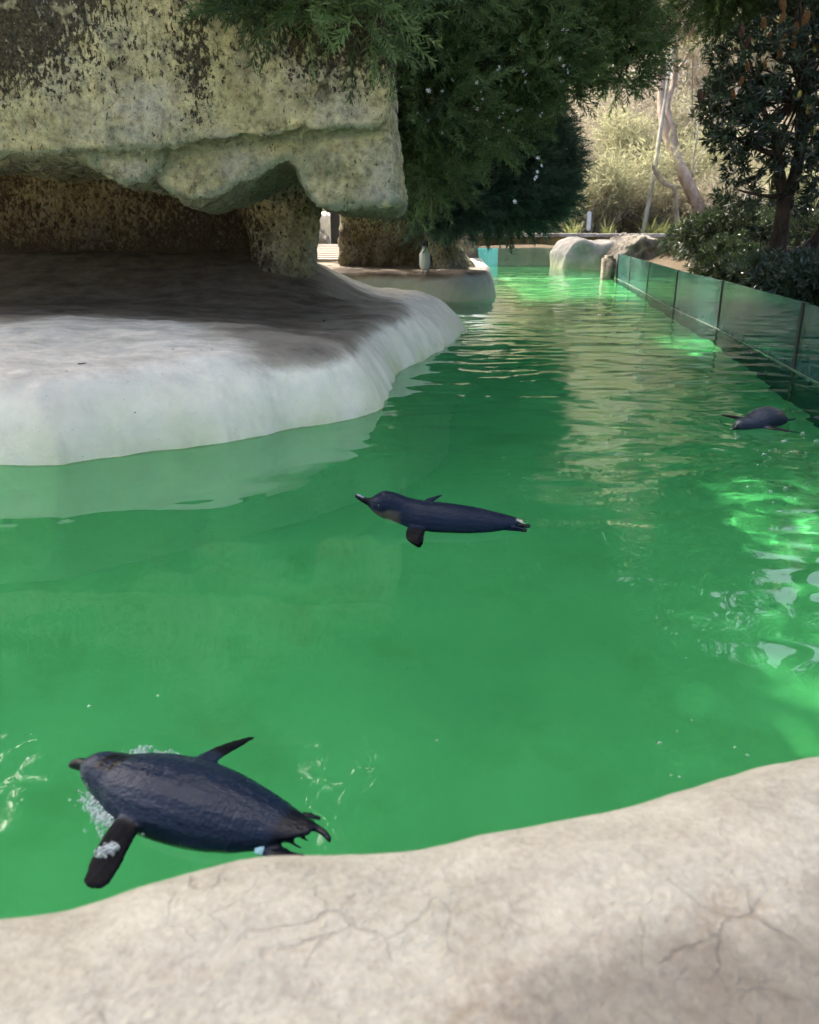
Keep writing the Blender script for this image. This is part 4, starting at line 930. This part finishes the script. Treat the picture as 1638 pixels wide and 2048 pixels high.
def penguin(label, build, colour, matrix, voxel=.0028, smooth_it=3, extras=None, upright=False, featherw=1.0):
    bm = bmesh.new(); build(bm); bmesh.ops.recalc_face_normals(bm, faces=bm.faces)
    me = bmmesh('raw', bm); tmp = bpy.data.objects.new('tmp', me); COL.objects.link(tmp)
    m = tmp.modifiers.new('r', 'REMESH'); m.mode = 'VOXEL'; m.voxel_size = voxel
    s = tmp.modifiers.new('s', 'SMOOTH'); s.factor = .5; s.iterations = smooth_it
    dg = bpy.context.evaluated_depsgraph_get(); me2 = bpy.data.meshes.new_from_object(tmp.evaluated_get(dg)); me2.name = 'body'
    bpy.data.objects.remove(tmp); bpy.data.meshes.remove(me)
    n = len(me2.vertices); co = np.empty(n*3, np.float32); me2.vertices.foreach_get('co', co); co = co.reshape(-1, 3).astype(float)
    no = np.empty(n*3, np.float32); me2.vertices.foreach_get('normal', no); no = no.reshape(-1, 3)
    c, g = colour(co, no)
    ax = co[:, 2] if upright else co[:, 0]
    row = np.floor(ax/.0062); lat = np.arctan2(co[:, 1], (co[:, 0] if upright else co[:, 2])+.02)*.055+.003*noise(co*40)
    fr_ = (ax/.0062) % 1.0; cell = np.abs(((lat/.0075+.5*(row % 2)) % 1.0)-.5)*2
    scal = (.65-fr_)*(1-.6*cell**2)*sstep(.16, .14, np.abs(ax) if not upright else 0*ax)
    co2 = co+no*(.0009*scal*featherw+.0005*noise(co*np.array((60, 130, 130))))[:, None]
    me2.vertices.foreach_set('co', co2.astype(np.float32).ravel())
    at = me2.attributes.new('Col', 'FLOAT_COLOR', 'POINT'); cc = np.ones((n, 4), np.float32); cc[:, :3] = c; at.data.foreach_set('color', cc.ravel())
    at = me2.attributes.new('gloss', 'FLOAT', 'POINT'); at.data.foreach_set('value', np.asarray(g, np.float32))
    me2.polygons.foreach_set('use_smooth', np.full(len(me2.polygons), True)); me2.update()
    root = empty('penguin', matrix.translation, label, 'penguin'); root.matrix_world = matrix
    ob = bpy.data.objects.new('body', me2); COL.objects.link(ob); me2.materials.append(M_FEATH); ob.parent = root
    for nm, mesh, mt in (extras or []):
        o = bpy.data.objects.new(nm, mesh); COL.objects.link(o); mesh.materials.append(mt); o.parent = root
    return root
def ball(c, r, sy=1.0):
    bm = bmesh.new(); bmesh.ops.create_uvsphere(bm, u_segments=12, v_segments=8, radius=r, matrix=Matrix.Translation(c) @ Matrix.Diagonal((1, sy, 1, 1))); return bmmesh('eye', bm, True)
def place(tail_w, beak_w, tail_l, beak_l):
    tw, bw, tl, bl = [np.array(v, float) for v in (tail_w, beak_w, tail_l, beak_l)]
    s = np.linalg.norm((bw-tw)[:2])/np.linalg.norm((bl-tl)[:2])
    a = math.atan2(*(bw-tw)[1::-1])-math.atan2(*(bl-tl)[1::-1])
    M = Matrix.Rotation(a, 4, 'Z') @ Matrix.Diagonal((s, s, s, 1))
    mid = (tw+bw)/2; ml = (tl+bl)/2; off = M @ Vector((ml[0], ml[1], 0))
    M.translation = Vector((mid[0]-off.x, mid[1]-off.y, 0)); return M
def mixc(a, b, f): return a+(b-a)*np.asarray(f)[:, None]

M1 = place(PZ(648, 1668, .018), PZ(137, 1526, .010), (-.218, 0, 0), (.213, 0, 0))
def loc1(px, py, z): return np.array(M1.inverted() @ Vector(PZ(px, py, z)))
def flipper(bm, pts, chord, thick):
    p = np.array([loc1(*q) for q in pts]); d = p[-1]-p[0]; c = np.cross((0, 0, 1), d); blade(bm, p, chord, thick, c, (0, 0, 1))
# -- the near bird swimming with both flippers spread
def b1(bm):
    spine(bm, [(-.200, .020, .008, .003), (-.185, .020, .020, .006), (-.165, .016, .030, .013), (-.14, .010, .042, .025), (-.10, .004, .057, .040), (-.05, .002, .068, .052), (0, .002, .072, .056), (.05, .002, .069, .053), (.09, .004, .058, .045), (.115, .007, .046, .036), (.14, .012, .036, .031), (.158, .015, .029, .026), (.172, .016, .020, .018), (.180, .0165, .0108, .0115), (.194, .0150, .0085, .0095), (.206, .0115, .0058, .0072), (.213, .0080, .0025, .0035)])
    # far flipper (its right), raised and swept back; near flipper stretched out toward the rim
    flipper(bm, [(372, 1545, .034), (405, 1524, .034), (440, 1503, .032), (475, 1487, .028), (508, 1474, .024)], [.017, .017, .014, .010, .002], [.006, .005, .004, .003, .0015])
    flipper(bm, [(275, 1622, .012), (247, 1660, .008), (226, 1695, .006), (207, 1735, .004), (192, 1766, .002), (188, 1776, .001)], [.020, .021, .022, .021, .017, .008], [.008, .006, .005, .004, .0035, .002])
    # feet trailing behind
    blade(bm, [(-.135, .030, -.004), (-.160, .038, .002), (-.182, .042, .006), (-.206, .040, .006)], [.008, .008, .012, .014], [.007, .006, .005, .003], (0, 1, 0), (0, 0, 1))
    blade(bm, [(-.150, -.012, .012), (-.185, -.014, .016), (-.212, -.008, .016), (-.228, .000, .012)], [.007, .006, .006, .004], [.006, .005, .004, .003], (0, 1, 0), (0, 0, 1))
    r = random.Random(3)
    for k in range(26):       # ragged wet feather tips at the rump
        y = r.uniform(-.045, .045); x = -.155-r.uniform(-.02, .022)
        blade(bm, [(x, y, .016-.25*abs(y)), (x-.012, y*1.03, .014-.25*abs(y)), (x-r.uniform(.018, .030), y*1.05, .012-.25*abs(y))], [.0035, .003, .0012], [.0022, .002, .001], (0, 1, 0), (0, 0, 1), 6)
def c1(co, no):
    x, y, z = co.T; c = np.repeat(BLUE[None], len(x), 0)
    nz = fbm(co*28, 3)*.5
    c = mixc(c, BLACK, sstep(.066, .076, np.abs(y)))
    c = mixc(c, CREAM*.9, sstep(.000, -.016, z+nz*.012)*sstep(.16, .12, x)*(np.abs(y) < .085))
    c = mixc(c, BLACK, sstep(.174, .180, x)); c = mixc(c, GREYB*1.6, sstep(.150, .158, x)*sstep(.180, .172, x)*sstep(.018, .010, z)*.7)
    c = mixc(c, BLACK*.6, (sstep(-.150, -.165, x))*.8)
    for x0, sl in ((.128, .35), (.110, .30)):   # dark parted feathers on the nape
        dd = np.abs(x-(x0+sl*(y+.01))+.004*noise(co*120)); c = mixc(c, BLACK*.35, sstep(.0075, .0045, dd)*(y < .020)*(y > -.050)*(z > .012))
    sp = (noise(co*260) > .45) & (x > .14) & (x < .178) & (z < .018) & (y > 0); c[sp] = CREAM*.8
    return np.clip(c, 0, 1), np.clip((.92-.2*nz)*(1-.8*sstep(.068, .08, np.abs(y))), 0, 1)
tagm = bmesh.new(); ring_loft(tagm, [[(-.138-.012*q, .033+.011*math.cos(a), .000+.010*math.sin(a)) for a in np.arange(14)*2*math.pi/14] for q in (0, 1)])
penguin('dark blue penguin swimming with spread flippers beside the near rim', b1, c1, M1, .0026, 2,
        [('leg_band', bmmesh('leg_band', tagm, True), M_TAG), ('eye', ball((.160, .0255, .019), .0032), M_EYE), ('eye', ball((.160, -.0255, .019), .0032), M_EYE)])

# -- the bird paddling in mid-pool, head up
def b2(bm):
    spine(bm, [(-.196, .014, .006, .003), (-.182, .014, .020, .007), (-.16, .010, .030, .016), (-.12, .004, .041, .030), (-.06, .000, .052, .043), (0, 0, .056, .047), (.05, .004, .053, .046), (.080, .013, .043, .042), (.100, .024, .036, .038), (.122, .032, .034, .036), (.142, .036, .031, .033), (.158, .036, .024, .025), (.170, .036, .014, .016), (.180, .040, .0085, .010), (.195, .047, .0070, .0085), (.207, .053, .0055, .0065), (.213, .0535, .002, .002)])
    blade(bm, [(.050, .040, .000), (.047, .080, -.001), (.039, .125, -.002), (.022, .168, -.004)], [.020, .024, .021, .005], [.006, .005, .004, .002], (1, .1, 0), (0, .15, 1))
    blade(bm, [(.055, -.036, .026), (.030, -.055, .040), (.008, -.066, .048)], [.016, .014, .004], [.005, .004, .002], (1, .2, 0), (0, 1, .6))
    for y, dx in ((.018, 0), (-.004, -.006)):
        blade(bm, [(-.155, y, -.002), (-.185+dx, y*1.2, .002), (-.208+dx, y*1.4, .003)], [.007, .009, .014], [.006, .005, .003], (0, 1, .1), (0, 0, 1))
    r = random.Random(5)
    for k in range(18):
        y = r.uniform(-.032, .032); x = -.165-r.uniform(-.01, .02)
        blade(bm, [(x, y, .016-.2*abs(y)), (x-.012, y, .015-.2*abs(y)), (x-r.uniform(.018, .028), y, .014-.2*abs(y))], [.0032, .003, .0012], [.002, .002, .001], (0, 1, 0), (0, 0, 1), 6)
def c2(co, no):
    x, y, z = co.T; nz = fbm(co*30, 3)*.5; c = np.repeat((BLUE*.85)[None], len(x), 0)
    face = sstep(.085, .105, x)*sstep(.034, .022, z+nz*.01+.10*(x-.13)); c = mixc(c, BROWN, face*.85)
    c = mixc(c, CREAM, sstep(.008, -.006, z+nz*.010)*sstep(.09, .12, x)*sstep(.175, .160, x))
    c = mixc(c, CREAM*.95, sstep(-.010, -.030, z+nz*.012)*sstep(.12, .05, x)*(np.abs(y) < .06))
    c = mixc(c, BLACK*1.5, sstep(.168, .176, x)); c = mixc(c, np.array((.40, .42, .43)), sstep(.186, .192, x)*sstep(.210, .205, x)*sstep(.051, .055, z-.35*(x-.195)))
    c = mixc(c, BLACK, sstep(.060, .072, np.abs(y)))
    tl = sstep(-.178, -.186, x)*(y < .010)*(z > .006)*(noise(co*90) > -.1); c = mixc(c, np.array((.62, .60, .40)), tl*.9)
    c = mixc(c, BLACK*2, sstep(-.186, -.194, x)*(z < .009))
    return np.clip(c, 0, 1), np.clip(.62-.2*nz-.5*face, 0, 1)
M2 = place(PZ(1056, 1046, .012), PZ(709, 992, .052), (-.208, 0, 0), (.213, 0, 0))
penguin('dark blue penguin with brownish face floating head-up in mid-pool', b2, c2, M2, .0026, 2,
        [('eye', ball((.146, .0275, .041), .0034), M_EYE), ('eye', ball((.146, -.0275, .041), .0034), M_EYE)])

# -- two birds by the sunlit water near the glass
def b3(bm):
    spine(bm, [(-.150, .004, .006, .003), (-.135, .006, .020, .008), (-.10, .012, .042, .030), (-.05, .018, .058, .046), (0, .016, .060, .048), (.045, .008, .054, .042), (.085, .002, .042, .034), (.115, .004, .034, .031), (.138, .006, .027, .026), (.152, .005, .016, .016), (.160, .003, .008, .008), (.175, -.002, .006, .006), (.186, -.006, .002, .002)])
    blade(bm, [(.045, -.045, .016), (.055, -.085, .018), (.050, -.125, .016), (.040, -.160, .012)], [.018, .017, .014, .005], [.006, .005, .004, .002], (1, .1, 0), (0, .2, 1))
    blade(bm, [(.045, .045, .004), (.040, .090, .004), (.025, .130, .002), (.005, .170, -.002)], [.018, .018, .014, .004], [.006, .005, .004, .002], (1, .3, 0), (0, 0, 1))
    blade(bm, [(-.12, .015, .0), (-.16, .018, .004), (-.185, .018, .004)], [.006, .006, .008], [.005, .004, .003], (0, 1, 0), (0, 0, 1))
def c3(co, no):
    x, y, z = co.T; nz = fbm(co*30, 3)*.5; c = np.repeat((GREYB*.9)[None], len(x), 0)
    c = mixc(c, BROWN*.75, sstep(-.005, -.05, x+.04*nz)*sstep(.02, .05, z)); c = mixc(c, BLACK, sstep(.062, .075, np.abs(y)))
    c = mixc(c, CREAM, sstep(-.008, -.022, z+nz*.01)*(np.abs(y) < .06)); c = mixc(c, BLACK, sstep(.150, .158, x))
    return np.clip(c, 0, 1), np.full(len(x), .6)
ey = lambda: [('eye', ball((.136, .024, .012), .003), M_EYE), ('eye', ball((.136, -.024, .012), .003), M_EYE)]
M3 = place(PZ(1572, 834, .01), PZ(1461, 860, .0), (-.150, 0, 0), (.186, 0, 0))
penguin('greyish penguin swimming with outstretched flippers near the glass fence', b3, c3, M3, .0032, 2, ey())
M5 = place(PZ(1718, 838, .01), PZ(1616, 836, .0), (-.150, 0, 0), (.186, 0, 0))
M5.translation.z -= .008
penguin('grey penguin cut off by the picture edge beside the glass fence', b3, c3, M5, .004, 2, ey())

# -- the bird standing on the second ledge
def b4(bm):
    spine(bm, [(-.01, .018, .020, .022), (-.005, .030, .040, .042), (0, .06, .050, .050), (.004, .10, .050, .052), (.004, .14, .045, .047), (0, .175, .036, .040), (-.002, .200, .028, .032), (0, .222, .028, .033), (.002, .242, .029, .035), (.0, .262, .024, .030), (-.002, .274, .012, .015)], vert=True)
    spine(bm, [(.022, .245, .013, .013), (.045, .243, .007, .008), (.062, .239, .005, .006), (.068, .236, .002, .002)], 10)
    for s in (-1, 1):
        blade(bm, [(0, s*.040, .165), (-.004, s*.057, .125), (-.010, s*.062, .085), (-.018, s*.060, .050)], [.016, .019, .016, .005], [.006, .005, .004, .002], (1, 0, .1), (0, 1, 0))
        blade(bm, [(0, s*.020, .03), (.004, s*.021, .012), (.006, s*.021, .003)], [.009, .008, .010], [.009, .008, .010], (1, 0, 0), (0, 1, 0), 8)
        blade(bm, [(-.006, s*.021, .006), (.020, s*.022, .006), (.040, s*.024, .004)], [.009, .013, .011], [.005, .005, .003], (0, 1, 0), (0, 0, 1), 8)
    blade(bm, [(-.030, 0, .040), (-.060, 0, .016), (-.072, 0, .010)], [.020, .018, .008], [.008, .006, .003], (0, 1, 0), (1, 0, 1))
def c4(co, no):
    x, y, z = co.T; nz = fbm(co*30, 3)*.5; c = np.repeat((GREYB*.8)[None], len(x), 0)
    front = sstep(-.002, .012, x+nz*.004)*sstep(.216, .206, z+.006*nz)*(np.abs(y) < .052)
    c = mixc(c, CREAM, front); c = mixc(c, CREAM*.8, sstep(.012, .006, z)); c = mixc(c, np.array((.30, .30, .29)), sstep(.205, .210, z)*sstep(.228, .222, z)*sstep(.005, .012, x))
    return np.clip(c, 0, 1), np.full(len(x), .25)
f4 = PZ(850, 536, .29); hh = PY(850, 479, f4[1])[2]
# stand it on the ledge where the ledge really is
zz4 = h2(np.array([f4[:2]]), sdist(np.array([f4[:2]]), L2))[0]
s4 = (hh-zz4)/.276
M4 = Matrix.Translation((f4[0], f4[1], zz4-.003)) @ Matrix.Rotation(math.radians(-112), 4, 'Z') @ Matrix.Diagonal((s4, s4, s4, 1))
penguin('white-bellied penguin standing on the second ledge below the shrub', b4, c4, M4, .0035, 2, [('eye', ball((.022, .024, .246), .003), M_EYE), ('eye', ball((.022, -.024, .246), .003), M_EYE)], True, .5)

# ================================================================== bubbles, foam, litter
t = NT('bubble_film'); tr_ = t.n('BsdfTransparent', None, Color=(.86, .94, .90)); gl_ = t.n('BsdfGlossy', None, Color=(1, 1, 1), Roughness=.03); lw = t.n('LayerWeight', None, Blend=.42)
mx = t.n('MixShader', None, Fac=t.math('MULTIPLY_ADD', lw.outputs[1], .45, .05)); t.t.links.new(tr_.outputs[0], mx.inputs[1]); t.t.links.new(gl_.outputs[0], mx.inputs[2]); M_BUB = t.surf(mx)
t = NT('foam'); tr_ = t.n('BsdfTransparent', None, Color=(.9, .95, .92)); df_ = t.n('BsdfPrincipled', None, Base_Color=(.75, .80, .80), Roughness=.15); lw = t.n('LayerWeight', None, Blend=.35)
mx = t.n('MixShader', None, Fac=t.math('MULTIPLY_ADD', lw.outputs[1], .6, .14)); t.t.links.new(tr_.outputs[0], mx.inputs[1]); t.t.links.new(df_.outputs[0], mx.inputs[2]); M_FOAM = t.surf(mx)
bm = bmesh.new(); bmesh.ops.create_uvsphere(bm, u_segments=14, v_segments=8, radius=1); BUB = bmmesh('bubble', bm, True); BUB.materials.append(M_BUB)
bub = [(825, 1185, 7), (455, 1290, 5), (316, 1393, 7), (180, 1414, 9), (63, 1468, 5), (58, 1518, 11), (875, 1481, 8), (815, 1337, 6), (604, 1555, 6), (606, 1110, 4), (1320, 1485, 12), (1355, 1462, 7), (1384, 1440, 5), (1343, 1549, 7), (1360, 1552, 7), (1470, 1494, 7), (1495, 1509, 9), (1468, 1468, 4), (1372, 1317, 5), (1155, 1105, 4), (1273, 1133, 4), (45, 1600, 6), (695, 1062, 5), (1015, 1005, 5)]
right = [(1567, 884, 13), (1605, 868, 12), (1632, 884, 10), (1527, 909, 10), (1538, 902, 7), (1551, 897, 6), (1495, 975, 9), (1570, 978, 10), (1541, 984, 9), (1577, 995, 8), (1547, 1005, 6), (1590, 998, 6), (1470, 878, 6), (1435, 850, 6), (1404, 857, 6), (1515, 930, 7), (1378, 852, 5), (1610, 905, 9), (1470, 800, 4), (1500, 770, 4), (1532, 742, 4), (1560, 735, 5), (1545, 750, 4), (1478, 680, 4), (1450, 690, 4)]
for px, py, r in bub+right:
    p = PZ(px, py, 0); rr = r*.52*np.linalg.norm(p-np.array((0, 0, CAM_H)))/FPX
    o = link('bubble', BUB, None, loc=(p[0], p[1], float(waves(np.array([p[0]]), np.array([p[1]]))[0])-.15*rr)); o.scale = (rr, rr, rr*.8)
    tag(o, 'small clear bubble floating on the green water', 'bubble', 'bubbles on the pool')
def foam(label, pts, n, spread, rmax, zfun):
    acc = Acc(); base = np.empty(len(BUB.vertices)*3, np.float32); 
    k, m = 8, 6; th = np.linspace(.05, math.pi-.05, m); ph = np.arange(k)*2*math.pi/k
    S_ = np.array([(math.sin(a)*math.cos(b), math.sin(a)*math.sin(b), math.cos(a)) for a in th for b in ph]); i = np.arange(k*m).reshape(m, k); j = np.roll(i, -1, 1)
    Qs = np.stack([i[:-1], j[:-1], j[1:], i[1:]], -1).reshape(-1, 4)
    for _ in range(n):
        c = pts[RNG.integers(len(pts))]; q = c+RNG.normal(size=3)*np.array((spread, spread, 0)); r = rmax*RNG.random()**1.6+.0009
        q[2] = zfun(q)+r*.2; acc.add(S_*r+q, Qs)
    o = link('foam', acc.mesh('foam'), M_FOAM); tag(o, label, 'foam', kind='stuff'); return o
pts = [PZ(x, y, .002) for x, y in ((200, 1600), (215, 1615), (235, 1625), (250, 1632), (225, 1630), (262, 1640), (205, 1588))]
foam('white foam of small bubbles at the throat of the near swimming penguin', pts, 900, .012, .0023, lambda q: .001)
pts = [PZ(215, 1700, .009), PZ(210, 1703, .009), PZ(221, 1697, .009)]
foam('round patch of tiny bubbles on the flipper of the near swimming penguin', pts, 130, .0048, .0018, lambda q: .0095)
pts = [PZ(x, y, .001) for x, y in ((280, 1503), (300, 1505), (320, 1508), (265, 1505), (345, 1510))]
foam('thin line of froth along the back of the near swimming penguin', pts, 90, .007, .0026, lambda q: .0)
t = NT('dark_litter'); M_LIT = t.surf(t.pbr((.035, .028, .02), .9))
zl = lambda p: float(h1(np.array([p[:2]]), sdist(np.array([p[:2]]), L1))[0])
for px, py, s in ((130, 719, .010), (157, 714, .022), (166, 712, .018), (556, 711, .026), (570, 714, .014), (648, 642, .022), (402, 698, .008), (424, 696, .008), (345, 689, .008), (478, 763, .008), (578, 748, .008), (160, 838, .008), (318, 757, .007), (258, 714, .009)):
    z = .28
    for _ in range(5): p = PZ(px, py, z); z = zl(p)
    bm = bmesh.new(); bmesh.ops.create_icosphere(bm, subdivisions=1, radius=1)
    for v in bm.verts: v.co *= random.uniform(.6, 1.2)
    o = link('leaf_scrap', bmmesh('leaf_scrap', bm), M_LIT, loc=(p[0], p[1], z+.001)); o.scale = (s*.55, s*.35, s*.16); o.rotation_euler.z = random.uniform(0, 3)
    tag(o, 'tiny dark scrap of litter lying on the pale ledge', 'litter', 'litter scraps on the pale ledge')
print('objects', len(bpy.data.objects), 'tris', sum(len(m.loops) - 2*len(m.polygons) for m in bpy.data.meshes))
